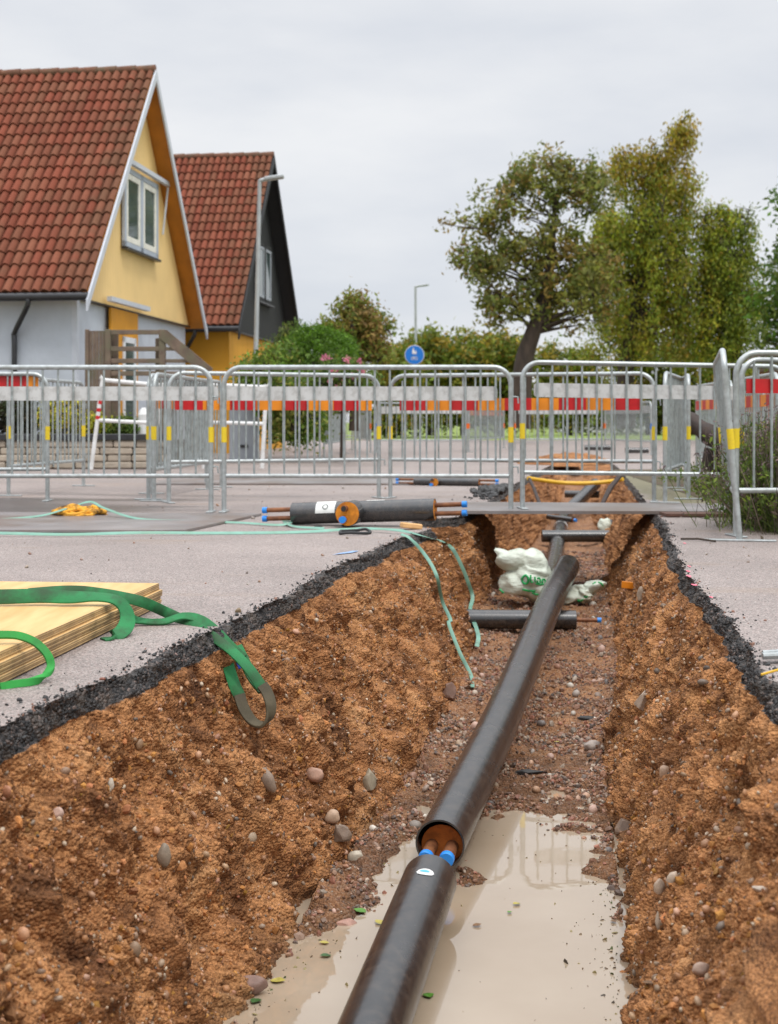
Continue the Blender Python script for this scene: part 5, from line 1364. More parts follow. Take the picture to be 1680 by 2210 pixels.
for i, (u, v, ru, rv, d, lb) in enumerate(((930, 770, 60, 50, 62, 'rounded hedge tree right behind the blue sign'), (1000, 770, 60, 48, 64, 'middle hedge tree between the sign and the oak trunk'), (1080, 775, 60, 50, 62, 'yellowing hedge tree touching the oak trunk'), (860, 790, 40, 40, 58, 'low hedge bush left of the blue sign'), (1230, 790, 80, 50, 70, 'hedge behind the right side of the oak trunk'), (1400, 790, 90, 50, 72, 'hedge bush below the tall birch'), (1540, 800, 80, 50, 70, 'hedge bush below the smaller birch'))):
    tree('hedge_tree', [E2(u, v, ru, rv, d, 1.2), E2(u, v + 60, ru + 10, 55, d, 1.2), E2(u, v + 110, ru + 15, 30, d, 1.2)], [PX(u, 940, d), PX(u, 860, d), PX(u, v, d)], [.15, .1, .04], 190, 55, .26, .13, HC, lb, seed=30 + i, limbs=14, group=hg, shell=.4, twigs=False)
YG = [(.62, .60, .06), (.48, .50, .05), (.34, .38, .05), (.62, .45, .06)]
for i, (u, v, ru, rv, cs_, lb) in enumerate(((140, 900, 52, 42, YG, 'yellow-green shrub behind the stone wall'), (205, 920, 42, 24, YG, 'low bright yellow plant right of the yellow shrub'), (40, 900, 45, 45, [(.05, .045, .03), (.08, .07, .03), (.06, .08, .03)], 'dark brown shrub at the left frame edge behind the wall'), (260, 928, 40, 16, GRN, 'low green plant on the garden bed'))):
    dd = 21.0
    tree('garden_plant', [E2(u, v, ru, rv, dd, .3)], [PX(u, 947, dd), PX(u, 935, dd), PX(u, v, dd)], [.02, .015, .006], 150, 50, .06, .03, cs_, lb, 'plant', seed=50 + i, limbs=8, shell=.2)

# lavender on the right
def lavender():
    rg = np.random.default_rng(77)
    root = empty('lavender_bush', (2.75, 8.95, 0), 'purple-brown and green lavender bush at the right edge', 'shrub')
    n = 13000
    bx = rg.normal(2.86, .24, n); by = rg.normal(9.0, .24, n)
    ang = rg.uniform(0, 2 * math.pi, n); tilt = np.abs(rg.normal(0, .50, n)); Ls = rg.uniform(.28, .78, n) * (1 - .25 * np.clip(tilt, 0, 1))
    dx = np.cos(ang) * np.sin(tilt); dy = np.sin(ang) * np.sin(tilt); dz = np.cos(tilt)
    base = np.stack([bx, by, np.zeros(n)], 1); dr = np.stack([dx, dy, dz], 1)
    tip = base + dr * Ls[:, None] * 1.0
    side = np.cross(dr, rg.normal(size=(n, 3))); side /= np.linalg.norm(side, axis=1)[:, None]
    w = .0028
    mid = base + dr * Ls[:, None] * .55 + side * .01
    V = np.stack([base - side * w, base + side * w, mid + side * w, mid - side * w, tip + side * w * .8, tip - side * w * .8], 1).reshape(-1, 3)
    k = np.arange(n) * 6
    Q = np.concatenate([np.stack([k, k + 1, k + 2, k + 3], 1), np.stack([k + 3, k + 2, k + 4, k + 5], 1)])
    cs = np.array([(.12, .18, .04), (.18, .14, .10), (.22, .17, .13), (.09, .13, .03), (.22, .27, .06)])
    col = np.repeat(cs[rg.integers(0, 5, n)] * rg.uniform(.6, 1.3, (n, 1)), 6, 0)
    np_mesh('stems', V, Q, M_LEAF, smooth=False, cols=col, parent=root)
    ctr = np.concatenate([mid[rg.random(n) < .55], (tip * .75 + mid * .25)[rg.random(n) < .35]])
    V, Q, C = leaves(ctr, 6, .024, .019, [(.10, .16, .035), (.15, .22, .04), (.24, .32, .05), (.16, .12, .08)], seed=5)
    np_mesh('leaves', V, Q, M_LEAF, smooth=False, cols=C, parent=root)
    V, Q, C = leaves(tip[::2], 7, .012, .010, [(.24, .17, .18), (.28, .20, .18), (.18, .13, .13)], seed=6)
    np_mesh('flower_spikes', V, Q, M_LEAF, smooth=False, cols=C, parent=root)
lavender()
m = MB(); m.add([(2.35, 8.3, .004), (6, 8.1, .004), (6, 20, .004), (3.1, 20, .004), (2.72, 12.2, .004), (2.45, 9.6, .004)], [(0, 1, 2, 3, 4, 5)]); m.build('planting_bed', M_BED, kind='structure')
rg = np.random.default_rng(9)
cg = np.stack([rg.uniform(2.6, 4.6, 260), rg.uniform(8.4, 17, 260), rg.uniform(.0, .12, 260)], 1)
cg = cg[cg[:, 0] > 2.5 + (cg[:, 1] - 8.4) * .07]
V, Q, C = leaves(cg, 30, .06, .03, [(.07, .12, .02), (.11, .15, .03), (.10, .09, .04), (.16, .2, .03)], seed=15)
np_mesh('ground_cover', V, Q, M_LEAF, smooth=False, cols=C, kind='stuff', label='low green ground cover and fallen leaves in the planting bed', cat='ground cover')
m = MB(); a = PX(1480, 905, 14.6); b = PX(1660, 985, 13.6); b.z = .12
pts = [Vector(p) for p in smooth_pts([a, a + (b - a) * .3 + Vector((0, 0, .02)), a + (b - a) * .65, b], 6)]
m.tube(pts, [.095 + .012 * math.sin(i * 1.3) for i in range(len(pts))], 14)
m.build('fallen_log', M_LOG, smooth=True, label='dark leaning log above the planting bed on the right', cat='log')
m = MB(); c = PX(1540, 960, 14.3); m.tube([(c.x, 14.35, 0), (c.x, 14.35, .25), (c.x + .02, 14.35, .40)], [.14, .11, .10], 12); m.build('tree_stump', M_LOG, smooth=True, label='short dark stump propping up the leaning log', cat='stump')
m = MB(); m.box((3.55, 12.95, .2), (.9, .35, .40), Matrix.Rotation(.15, 3, 'Z'), bev=.03); m.build('earth_bank_edging', M_EDGING, label='red-brown edging block of the planting bed behind the right barriers', cat='edging')
# far building at right
t = empty('brick_building', (21.5, 75, 0), 'far brick building glimpsed behind the right-hand barrier', 'building')
m = MB(); m.box((22.5, 75, 1.6), (8, 5, 3.2)); m.build('wall', pmat('far_brick', (.42, .13, .08), .8, 0, .15, 2), t)
m = MB(); m.prism([(-4.4, 0), (4.4, 0), (3.2, 1.2), (-3.2, 1.2)], -2.8, 2.8, (22.5, 75, 3.203), (1, 0, 0), (0, 0, 1)); m.build('roof', pmat('far_roof', (.10, .06, .05), .8), t)
# far low buildings glimpsed through the birch trunks
m = MB(); m.box((14.2, 88, 1.2), (7, 6, 2.4), bev=.05); m.build('pale_building', pmat('pale_wall', (.6, .6, .6), .8), label='long pale low building beyond the lawn behind the trees', cat='building')

# ------------------------------------------------------------------ soil heaps beyond the plate
def heap(name, c, rx, ry, h, label, col=None, seed=0, mat=None):
    n = 70; t = np.linspace(-1, 1, n); XX, YY = np.meshgrid(t, t)
    r = np.sqrt(XX ** 2 + YY ** 2); Z = np.clip(1 - r ** 1.6, 0, 1) * h
    X_, Y_ = c[0] + XX * rx, c[1] + YY * ry
    Z = Z * (1 + .35 * fbm(X_ + seed, Y_, Z, .5, 3)) + .05 * fbm(X_, Y_, Z + seed, .12, 3) * (r < 1) * np.clip(1.2 - r, 0, 1) * min(1, h * 3) + c[2]
    Z = np.where(r >= 1, c[2] - .02, Z)
    idx = np.arange(n * n).reshape(n, n); Q = np.stack([idx[:-1, :-1].ravel(), idx[:-1, 1:].ravel(), idx[1:, 1:].ravel(), idx[1:, :-1].ravel()], 1)
    V = np.stack([X_.ravel(), Y_.ravel(), Z.ravel()], 1)
    return np_mesh(name, V, Q, mat or M_SOIL, attrs={'asph': np.full(n * n, col or 0.), 'floor': np.zeros(n * n)}, label=label, cat='soil heap')
heap('soil_heap', (3.05, 23.9, 0), .75, 1.0, .15, 'brown heap of dug soil at the far end of the trench')
heap('soil_heap', (2.55, 22.9, 0), .5, .9, .12, 'low ridge of soil along the left side of the far trench', seed=3)
rg = np.random.default_rng(4); n = 260; yy = rg.uniform(12.2, 15.2, n); xx = np.interp(yy, Y, xl) - np.abs(rg.normal(0, .10, n)); r = rg.uniform(.015, .05, n) * np.exp(-((yy - 13.8) / 1.3) ** 2)
scatter('asphalt_rubble', np.stack([xx, yy, r * .4], 1), r, np.full((n, 3), .03) * rg.uniform(.5, 2.2, (n, 1)), ICO1, False, jit=.3, kind='stuff', label='dark broken asphalt piled left of the trench beyond the plate', cat='asphalt rubble')
m = MB()
for (a, b) in ((PX(1262, 966, 26), PX(1322, 966, 26)), (PX(1350, 972, 25), PX(1400, 972, 25))): m.tube([a, b], .05, 10)
for q in m.v: pass
heap_pipe = m.build('stacked_pipe_ends', M_PIPE, smooth=True, label='dark pipe pieces lying beyond the far end of the trench', cat='pipes', kind='stuff')

# yellow hose and dark struts beyond the plate
def hpt(u, v, d): return PX(u, v, d)
m = MB(); m.tube([Vector(p) for p in smooth_pts([hpt(1140, 1032, 15), hpt(1165, 1036, 15.1), hpt(1215, 1042, 15.2), hpt(1265, 1043, 15.2), hpt(1318, 1039, 15.2), hpt(1345, 1034, 15.1)], 6)], .022, 8)
m.build('yellow_hose', M_YPIPE, smooth=True, label='yellow hose strung across the far part of the trench', cat='hose')
m = MB(); m.tube([PX(1338, 1028, 14.3), PX(1318, 1052, 13.8), PX(1300, 1088, 13.2)], [.024, .026, .02], 6)
m.build('dark_strut', M_LOG, smooth=True, label='thick dark strut leaning on the right trench wall beyond the plate', cat='strut', group='dark struts in the far trench')
m = MB(); m.tube([PX(1143, 1034, 14.3), PX(1152, 1052, 14.0), PX(1166, 1090, 13.2)], .018, 8)
m.build('dark_strut', M_LOG, smooth=True, label='thin dark strut leaning on the left trench wall beyond the plate', cat='strut', group='dark struts in the far trench')

# ------------------------------------------------------------------ plywood pile
c0 = Vector((-.829, 5.19, 0)); e1 = Vector((-.16, -1.574, 0)).normalized(); e2 = Vector((-e1.y, e1.x, 0)); e2 = e2 if e2.x < 0 else -e2
NS = 7; th = .0113
for i in range(NS):
    m = MB(); off = e1 * random.uniform(-.004, .004) + e2 * random.uniform(-.005, .005)
    if i < 5: off += e2 * .0 - e1 * .0
    else: off += e2 * .010 + e1 * .008
    ang = random.uniform(-.002, .002)
    o = c0 + off + Vector((0, 0, .004 + i * (th + .0006)))
    L_, W_ = 2.44, 1.22
    bV = .0012
    V = []
    for (zz, ins) in ((0, bV), (bV, 0), (th - bV, 0), (th, bV)):
        for (a, b) in ((ins, ins), (L_ - ins, ins), (L_ - ins, W_ - ins), (ins, W_ - ins)):
            V.append(o + e1 * a + e2 * b + Vector((0, 0, zz)))
    Fc = [(3, 2, 1, 0), (12, 13, 14, 15)]
    for q in range(3):
        for k in range(4):
            Fc.append((q * 4 + k, q * 4 + (k + 1) % 4, q * 4 + 4 + (k + 1) % 4, q * 4 + 4 + k))
    m.add(V, Fc)
    m.build('plywood_sheet', M_PLY, label=('top plywood sheet of the pile, with green straps lying over it' if i == NS - 1 else 'lowest plywood sheet of the pile, resting on the asphalt' if i == 0 else 'plywood sheet inside the pile on the left asphalt'), cat='plywood sheet', group='plywood sheets in the pile')
PT = .004 + NS * (th + .0006)

# ------------------------------------------------------------------ green lifting slings
def strap(rows_, w, th_, n=8):
    "rows: u, v, distance, width direction (x,y,z)"
    R_ = []
    for r_ in rows_:
        p = PX(r_[0], r_[1], r_[2]); R_.append((p.x, p.y, p.z, r_[3], r_[4], r_[5]))
    S = smooth_pts(R_, n)
    return [q[:3] for q in S], [q[3:] for q in S]
sl = empty('lifting_sling', PX(330, 1300, 4.9), 'long dirty green lifting sling crossing the plywood and looping over the trench edge', 'lifting sling', 'green lifting slings')
# flat run over the pile, seen slightly raised
P_, W_d = strap([(-260, 1292, 4.52, 0, .55, .8), (-120, 1291, 4.53, 0, .55, .8), (0, 1288, 4.54, 0, .5, .85), (90, 1286, 4.55, 0, .6, .75), (150, 1289, 4.54, .1, .7, .6), (200, 1288, 4.55, .2, .8, .4), (245, 1293, 4.54, .3, .8, .3), (268, 1310, 4.54, .5, .7, .1), (276, 1335, 4.52, .7, .6, 0), (268, 1358, 4.47, .7, .6, 0), (245, 1375, 4.41, .5, .8, .1), (222, 1381, 4.39, .4, .9, .1)], .06, .006)
m = MB(); m.ribbon(P_, W_d, .050, .008); m.build('webbing', M_WEB, sl, True)
P_, W_d = strap([(60, 1279, 4.74, 0, .7, .6), (120, 1275, 4.74, 0, .6, .7), (170, 1275, 4.74, 0, .5, .8), (215, 1280, 4.72, .1, .5, .8), (262, 1288, 4.68, .2, .5, .8), (310, 1300, 4.68, .3, .4, .9), (360, 1322, 4.82, .3, .3, .9), (410, 1346, 4.72, .3, .5, .8), (455, 1372, 4.62, .3, .7, .6), (497, 1402, 4.56, .5, .7, .4), (535, 1440, 4.52, .8, .5, .2), (565, 1482, 4.5, .9, .3, .3)], .06, .006)
m = MB(); m.ribbon(P_, W_d, .036, .008); m.build('webbing', M_WEB, sl, True)
tailA, tailW = P_[-1], W_d[-1]
# second leg: rises from the pile edge and falls back down the bank
P_, W_d = strap([(262, 1318, 4.62, .2, .7, .5), (296, 1338, 4.70, .1, .9, .3), (350, 1342, 4.72, 0, .9, .4), (395, 1330, 4.74, .2, .8, .5), (430, 1336, 4.72, .3, .7, .6), (462, 1358, 4.68, .4, .6, .6), (495, 1392, 4.64, .6, .5, .5), (525, 1420, 4.62, .8, .4, .3)], .06, .006)
m = MB(); m.ribbon(P_, W_d, .034, .008); m.build('webbing', M_WEB, sl, True)
P_, W_d = strap([(470, 1376, 4.66, .8, .3, .1), (482, 1400, 4.62, .9, .2, .1), (494, 1440, 4.58, 1, .2, .1), (507, 1480, 4.54, 1, .2, .1), (519, 1505, 4.52, 1, .2, .2)], .06, .006)
m = MB(); m.ribbon(P_, W_d, .038, .008); m.build('webbing', M_WEB, sl, True)
P_, W_d = strap([(512, 1395, 4.66, 1, .1, .0), (530, 1430, 4.62, 1, .1, .0), (545, 1462, 4.58, 1, .2, .1), (568, 1492, 4.52, .9, .3, .2)], .06, .006)
m = MB(); m.ribbon(P_, W_d, .034, .008); m.build('webbing', M_WEB, sl, True)
P_, W_d = strap([(517, 1500, 4.52, 1, .2, .2), (527, 1530, 4.49, .9, .4, .3), (545, 1556, 4.47, .6, .7, .3), (566, 1564, 4.46, .3, .9, .2), (582, 1548, 4.46, .5, .8, .1), (585, 1522, 4.47, .8, .5, .1), (577, 1495, 4.49, .9, .3, .2), (566, 1478, 4.5, .9, .3, .3)], .06, .006)
m = MB(); m.ribbon(P_, W_d, .036, .010); m.build('soiled_loop', M_WEBB, sl, True)
P_, W_d = strap([(509, 1408, 4.6, 1, .1, 0), (515, 1425, 4.585, 1, .1, 0), (521, 1442, 4.57, 1, .1, 0)], .02, .004)
m = MB(); m.ribbon(P_, W_d, .018, .004); m.build('blue_label', M_BLUELAB, sl)
s2 = empty('lifting_sling', PX(60, 1420, 3.85), 'bright green round sling curling out over the left side of the plywood', 'lifting sling', 'green lifting slings')
P_, W_d = strap([(-160, 1374, 3.74, 0, .5, .8), (-60, 1370, 3.75, 0, .5, .8), (0, 1370, 3.76, 0, .5, .8), (40, 1372, 3.76, .1, .5, .8), (76, 1386, 3.74, .4, .4, .5), (102, 1412, 3.72, .7, .4, .2), (110, 1438, 3.71, .9, .3, 0), (98, 1458, 3.68, .7, .3, .4), (70, 1471, 3.64, .3, .4, .8), (30, 1477, 3.61, .1, .4, .9), (0, 1483, 3.59, .1, .4, .9)], .03, .012)
m = MB(); m.ribbon(P_, W_d, .021, .012); m.build('webbing', M_WEBL, s2, True)

# mint strapping band
def band(pts, w, name, label, off=.008, wd=(0, 1, .15), n=6, matt=M_STRAPG):
    out = []; W_ = []
    for q in pts:
        u, v = q[:2]; o = q[2] if len(q) > 2 else off
        p, nn = hit(u, v, o); out.append((p.x, p.y, p.z)); 
    S = smooth_pts(out, n)
    dirs = []
    for i, p in enumerate(S):
        a = np.array(S[max(0, i - 1)]); b = np.array(S[min(len(S) - 1, i + 1)]); t = b - a; t /= np.linalg.norm(t)
        c = np.cross(t, np.array((0, -.55, .8)) if abs(t[0]) > abs(t[2]) else np.array((0, -1, .2))); dirs.append(tuple(c))
    m = MB(); m.ribbon([Vector(p) for p in S], dirs, w, .0025)
    return m, S
bgrp = 'mint green strapping bands'
m, S = band([(-80, 1122, .01), (0, 1124, .01), (90, 1122, .03), (150, 1117, .07), (195, 1113, .10), (225, 1118, .07), (300, 1126, .02), (420, 1128, .01), (520, 1132, .012), (600, 1137, .012), (628, 1134, .02), (612, 1130, .02), (635, 1140, .012), (700, 1144, .01)], .022, 'b', '')
m.build('strapping_band', M_STRAPG, smooth=True, label='mint band running over the yellow rope heap to the pipe tee', cat='band', group=bgrp)
m, S = band([(-80, 1158, .02), (0, 1158, .02), (150, 1159, .015), (300, 1157, .02), (480, 1154, .01), (640, 1152, .01), (740, 1150, .02), (800, 1148, .02), (870, 1153, .02), (930, 1163, .02), (955, 1170, .02), (972, 1195, .04), (990, 1230, .05), (1004, 1258, .05), (1014, 1290, .05), (1022, 1330, .05), (1027, 1370, .04), (1022, 1402, .03)], .026, 'b', '')
m.build('strapping_band', M_STRAPG, smooth=True, label='longest mint band crossing the road and hanging over the far corner of the bank', cat='band', group=bgrp)
m, S = band([(866, 1157, .012), (880, 1167, .03), (905, 1200, .05), (925, 1240, .055), (940, 1285, .055), (958, 1340, .045), (962, 1352, .04), (978, 1405, .045), (1000, 1455, .045), (1018, 1493, .03)], .020, 'b', '')
m.build('strapping_band', M_STRAPG, smooth=True, label='short mint band hanging down the left bank, left of the longest one', cat='band', group=bgrp)
m = MB(); a = GZ(735, 1151, .01); b = GZ(800, 1149, .01)
m.tube([Vector(p) for p in smooth_pts([a + Vector((0, .05, .01)), a, a + (b - a) * .3 + Vector((0, -.05, .005)), a + (b - a) * .8 + Vector((0, -.05, .0)), b, b + Vector((-.03, .06, .015)), a + (b - a) * .5 + Vector((0, .07, .01)), a + Vector((0, .05, .01))], 5)], .009, 7)
m.build('rubber_loop', M_BLACK, smooth=True, label='black rubber loop lying round the mint band on the road', cat='rubber loop')

# yellow rope heap
rg = random.Random(5)
c = GZ(170, 1116, 0); m = MB()
for k in range(7):
    pts = []; ph = rg.uniform(0, 6.3); r0 = rg.uniform(.05, .17)
    for i in range(14):
        a = ph + i * .62; rr = r0 * (1 + .3 * math.sin(i * 1.7 + k))
        pts.append((c.x + rr * math.cos(a) * 1.05 + rg.uniform(-.012, .012), c.y + rr * math.sin(a) * .7, .012 + (.085 * (1 - rr / .19)) * rg.uniform(.6, 1.1) + .004 * k))
    m.tube([Vector(p) for p in smooth_pts(pts, 4)], .0135, 7)
m.build('rope_heap', M_YROPE, smooth=True, label='muddy yellow rope heaped on the wet road at the left', cat='rope')
# sawn wood offcuts
m = MB(); p = GZ(888, 1143, 0); m.box((p.x, p.y + .02, .022), (.13, .07, .034), Matrix.Rotation(.35, 3, 'Z') @ Matrix.Rotation(.12, 3, 'Y'), bev=.006); m.build('wood_offcut', M_PALEWOOD, label='pale sawn offcut lying flat at the corner of the trench', cat='wood offcut', group='sawn offcuts at the trench corner')
m = MB(); p = GZ(900, 1133, 0); m.box((p.x + .0, p.y + .05, .05), (.19, .05, .022), Matrix.Rotation(.15, 3, 'Z') @ Matrix.Rotation(-.1, 3, 'Y'), bev=.005); m.build('wood_offcut', M_PALEWOOD, label='orange-brown offcut resting on the pale one', cat='wood offcut', group='sawn offcuts at the trench corner')

# ------------------------------------------------------------------ plastic bags
def union_blob(center, ells, seed, crease=.1, sub=5, fine=.02):
    bm = bmesh.new(); bmesh.ops.create_icosphere(bm, subdivisions=sub, radius=1); bm.verts.index_update()
    Dr = np.array([v.co[:] for v in bm.verts]); Fc = np.array([[q.index for q in f.verts] for f in bm.faces]); bm.free()
    R_ = np.zeros(len(Dr))
    for (c, r) in ells:
        c = np.array(c) - np.array(center); r = np.array(r)
        o = -c / r; dd = Dr / r
        a = (dd ** 2).sum(1); b = 2 * (dd * o).sum(1); cc = (o ** 2).sum() - 1
        disc_ = b * b - 4 * a * cc
        t = np.where(disc_ > 0, (-b + np.sqrt(np.clip(disc_, 0, None))) / (2 * a), 0); R_ = np.maximum(R_, t)
    P = Dr * R_[:, None]
    cre = 1 - 2.2 * np.abs(fbm(Dr[:, 0] * .8 + seed, Dr[:, 1] * .8, Dr[:, 2] * 1.5 + .5 * Dr[:, 0], 1.05, 2, .35))
    cre2 = 1 - 1.3 * np.abs(pn(P[:, 0] * 9 + P[:, 2] * 8 + seed, P[:, 1] * 9, P[:, 2] * 16 + 3)) * 2.4
    k = 1 + crease * (cre - .6) + fine * cre2
    return P * k[:, None] + np.array(center), Fc
db = 10.0; s_ = F / db
def bp_(u, v, dd=0): p = PX(u, v, db + dd); return (p.x, p.y, p.z)
ells = [(bp_(1110, 1208), (40 / s_, .10, 26 / s_)), (bp_(1082, 1190), (15 / s_, .05, 9 / s_)), (bp_(1150, 1215), (32 / s_, .11, 30 / s_)), (bp_(1145, 1245), (48 / s_, .14, 36 / s_)), (bp_(1120, 1260), (42 / s_, .13, 34 / s_)), (bp_(1165, 1270), (40 / s_, .13, 30 / s_))]
V, Fc = union_blob(bp_(1135, 1236), ells, 2.0, .12)
bagr = empty('plastic_bag', bp_(1135, 1290), 'large crumpled white plastic bag with green lettering left of the pipe', 'plastic bag', 'white plastic bags in the trench')
np_mesh('film', V, Fc, M_BAG, parent=bagr)
bagbv = BVHTree.FromPolygons([tuple(p) for p in V], [tuple(f) for f in Fc])
M_GPRINT = pmat('green_print', (.02, .36, .10), .4, 0, .15, 20)
def onto(bv, u, v, off=.003):
    o = Vector((0, 0, H)); dr = Vector(((u - UC) / F, 1, -(v - VH) / F)).normalized(); h = bv.ray_cast(o, dr, 60)
    if h[0] is None: return None
    n_ = h[1] if h[1].dot(dr) < 0 else -h[1]
    return h[0] + n_ * off
def stroke(m, bv, pts, w):
    S = smooth_pts(pts, 5)
    P = [onto(bv, *q) for q in S]
    P = [p for p in P if p is not None]
    if len(P) > 2: m.tube(P, w, 5)
m = MB(); k = 1 / 1.1429
def zz(x, y): return ((1200 + x * 340 / 1680) / 1.142857, (1320 + y * 240 / 1186) / 1.142857)
L = lambda *q: [zz(*p) for p in q]
stroke(m, bagbv, L((470, 490), (435, 535), (455, 585), (500, 580), (512, 530), (490, 495), (470, 490)), .008)
for pts in (((540, 490), (540, 530), (545, 570), (570, 570)), ((590, 510), (592, 540), (595, 570)), ((620, 530), (640, 525), (655, 545), (650, 575), (625, 575), (620, 550)), ((680, 585), (682, 545), (705, 540), (715, 560), (716, 585)), ((600, 590), (650, 600), (700, 600))):
    stroke(m, bagbv, L(*pts), .006)
m.build('printed_letters', M_GPRINT, bagr, True)
m = MB()
for pts in (((170, 660), (200, 690), (240, 710), (260, 712)), ((440, 660), (520, 680), (600, 680)), ((560, 700), (600, 720), (640, 720))): stroke(m, bagbv, L(*pts), .007)
m.build('printed_stripe', M_GPRINT, bagr, True)
db = 10.05; s_ = F / db
ells = [(bp_(1255, 1282), (26 / s_, .09, 20 / s_)), (bp_(1282, 1266), (24 / s_, .08, 16 / s_)), (bp_(1228, 1290), (24 / s_, .08, 16 / s_)), (bp_(1298, 1275), (12 / s_, .05, 13 / s_))]
V, Fc = union_blob(bp_(1260, 1280), ells, 8.0, .3, fine=.05)
b2 = empty('plastic_bag', bp_(1260, 1300), 'smaller torn white plastic bag with green print right of the pipe', 'plastic bag', 'white plastic bags in the trench')
np_mesh('film', V, Fc, M_BAG, parent=b2)
bv2 = BVHTree.FromPolygons([tuple(p) for p in V], [tuple(f) for f in Fc])
m = MB()
for pts in (((1110, 790), (1150, 800), (1180, 780)), ((1190, 740), (1220, 760), (1230, 740)), ((1370, 580), (1400, 590), (1420, 620)), ((1300, 600), (1330, 580))): stroke(m, bv2, L(*pts), .006)
m.build('printed_stripe', M_GPRINT, b2, True)

# ------------------------------------------------------------------ small things
p, nn = hit(1365, 1268, .02); m = MB(); m.box(p, (.115, .012, .045), Matrix.Rotation(.1, 3, 'Y'), bev=.003); m.build('orange_strip', M_ORANGE, label='orange plastic strip poking out of the right bank', cat='plastic strip')
m = MB(); a = GZ(1642, 1416, .02); b = GZ(1760, 1412, .02); m.prism([(0, -.022), ((b - a).length, -.026), ((b - a).length, .03), (.01, .022)], -.004, .006, a, (b - a).normalized(), Vector((0, 1, .12)).normalized()); m.tube([a + Vector((0, -.02, .004)), b + Vector((0, -.02, .006))], .008, 8); m.tube([a + Vector((.01, .018, .006)), b + Vector((0, .022, .01))], .007, 8)
m.build('metal_bracket', M_ZINC, smooth=True, label='flat galvanised metal piece on the right pavement at the frame edge', cat='metal piece')
m = MB(); a = GZ(1643, 1456, .01); b = GZ(1720, 1444, .02); m.tube([a, (a + b) / 2 + Vector((0, 0, .006)), b], .0035, 6); m.build('yellow_straw', M_YPIPE, smooth=True, label='yellow plastic straw on the right pavement edge', cat='straw')
m = MB(); a = GZ(1470, 1163, .008); b = GZ(1545, 1168, .008); m.tube([a, (a + b) / 2 + Vector((0, .01, .006)), b], .006, 6); m.build('dry_twig', M_BARK, smooth=True, label='thin dark twig lying on the right pavement', cat='twig')
# sprayed marks
rg = random.Random(3); m = MB()
for (u, v, w_) in ((1474, 1162, 8), (1478, 1172, 5), (1484, 1232, 6), (1487, 1243, 7), (1500, 1262, 8), (1488, 1222, 5), (1535, 1288, 5)):
    p = GZ(u, v, .004); q = MB(); poly = [(w_ / 400 * (1 + .4 * rg.uniform(-1, 1)) * math.cos(k * .7) * .5, w_ / 400 * 2.2 * (1 + .4 * rg.uniform(-1, 1)) * math.sin(k * .7)) for k in range(9)]
    m.add([(p.x + a, p.y + b, .004) for a, b in poly], [tuple(range(9))])
m.build('pink_paint_marks', M_PINK, label='pink spray paint dots along the right pavement edge', cat='paint marks', kind='stuff')
m = MB(); p = GZ(745, 1193, .004); m.add([(p.x - .06, p.y - .10, .004), (p.x + .03, p.y + .0, .004), (p.x + .07, p.y + .11, .004), (p.x + .04, p.y + .12, .004), (p.x - .02, p.y + .01, .004)], [(0, 1, 2, 3, 4)]); m.build('blue_paint_mark', M_BLUEP, label='faint blue spray paint stroke on the left asphalt', cat='paint mark')
# floating scum and leaf fragments along the shore
rg = np.random.default_rng(21); n = 520
yy = rg.uniform(3.3, 5.7, n); a0 = np.interp(yy, Y, xlb) + .02; a1 = np.interp(yy, Y, xrb) - .02
sd2 = rg.random(n); ex_ = rg.exponential(.035, n)
xx = np.where(sd2 < .35, a0 + ex_, np.where(sd2 < .8, a1 - ex_, a0 + (a1 - a0) * rg.random(n)))
pc_ = np.array([(.10, .06, .03), (.16, .10, .05), (.07, .09, .02), (.05, .035, .02), (.25, .2, .08)])[rg.integers(0, 5, n)]
scatter('floating_debris', np.stack([xx, yy, np.full(n, WATER_Z + .0008)], 1), np.clip(rg.lognormal(math.log(.0028), .55, n), .0012, .010), pc_, (ICO1[0] * np.array((1, 1, .25)), ICO1[1]), False, jit=.35, flat=(.5, 1.), kind='stuff', label='bits of leaf and mud floating along the edges of the puddle', cat='debris')
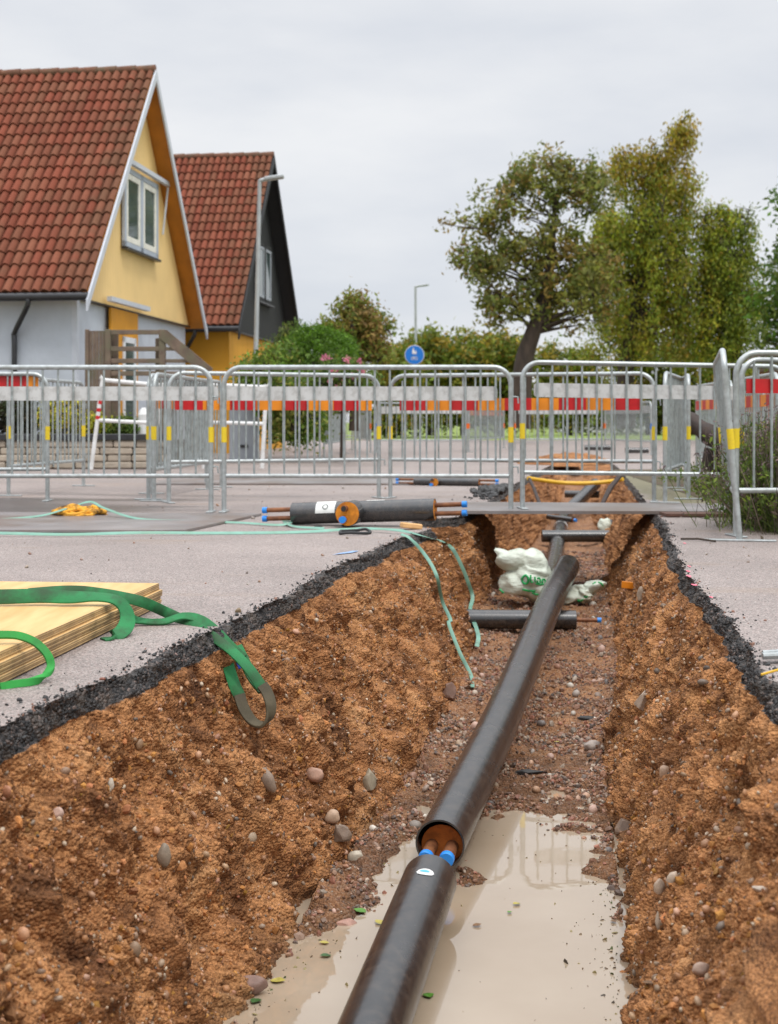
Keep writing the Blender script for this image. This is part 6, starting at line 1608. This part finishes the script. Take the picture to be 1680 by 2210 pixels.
# fallen leaves
def leaf(u, v, size, col, label, zo=.006):
    p = GZ(u, v, WATER_Z) if zo is not None else None
    q, nn = hit(u, v, .004)
    if q.z < WATER_Z: q = GZ(u, v, WATER_Z + .002); nn = Vector((0, 0, 1))
    a = random.uniform(0, 6.28); ex = Vector((math.cos(a), math.sin(a), .1)); ey = Vector((0, 0, 1)).cross(ex).normalized()
    m = MB(); prof = [(0, 0), (.25, .32), (.55, .38), (.8, .2), (1, 0), (.8, -.2), (.55, -.38), (.25, -.32)]
    V = [q + ex * ((x - .5) * size) + ey * (y_ * size) + Vector((0, 0, .003 + .12 * size * abs(y_))) for x, y_ in prof] + [q + Vector((0, 0, .002))]
    m.add(V, [(k, (k + 1) % 8, 8) for k in range(8)])
    m.build('fallen_leaf', col, label=label, cat='leaf', group='fallen leaves by the puddle')
LG = pmat('green_leaf', (.08, .22, .02), .5, 0, .3, 40); LY = pmat('yellow_leaf', (.40, .33, .06), .5, 0, .3, 40); LD = pmat('dark_green_leaf', (.03, .09, .015), .5, 0, .3, 40); LB = pmat('brown_leaf', (.16, .08, .03), .6, 0, .3, 40)
for a in ((776, 1968, .045, LG, 'bright green leaf on the gravel left of the near pipe'), (820, 1992, .04, LY, 'yellow-green leaf touching the left side of the near pipe'), (703, 2064, .035, LD, 'dark green leaf standing in the water left of the near pipe'), (600, 2118, .045, LY, 'yellow-green leaf floating by the left bank'), (552, 2162, .04, LD, 'dark green leaf in the water below the floating yellow one'), (700, 2036, .03, LY, 'small yellow leaf at the left water edge'), (1115, 1952, .03, LY, 'pale yellow leaf floating in the middle of the puddle'), (1100, 1970, .02, LG, 'tiny green leaf floating below the pale yellow one'), (1030, 1998, .03, LB, 'thin brown leaf floating right of the near pipe'), (1202, 1604, .03, LY, 'lime yellow leaf on the trench floor before the cobble'), (925, 2150, .04, LG, 'green leaf caught at the right side of the near pipe'), (1400, 2125, .03, LB, 'brown leaf at the foot of the right bank'), (1325, 1990, .025, LB, 'brown leaf floating near the right bank')): leaf(*a)
print('faces', sum(len(o.data.polygons) for o in bpy.data.objects if o.type == 'MESH'))
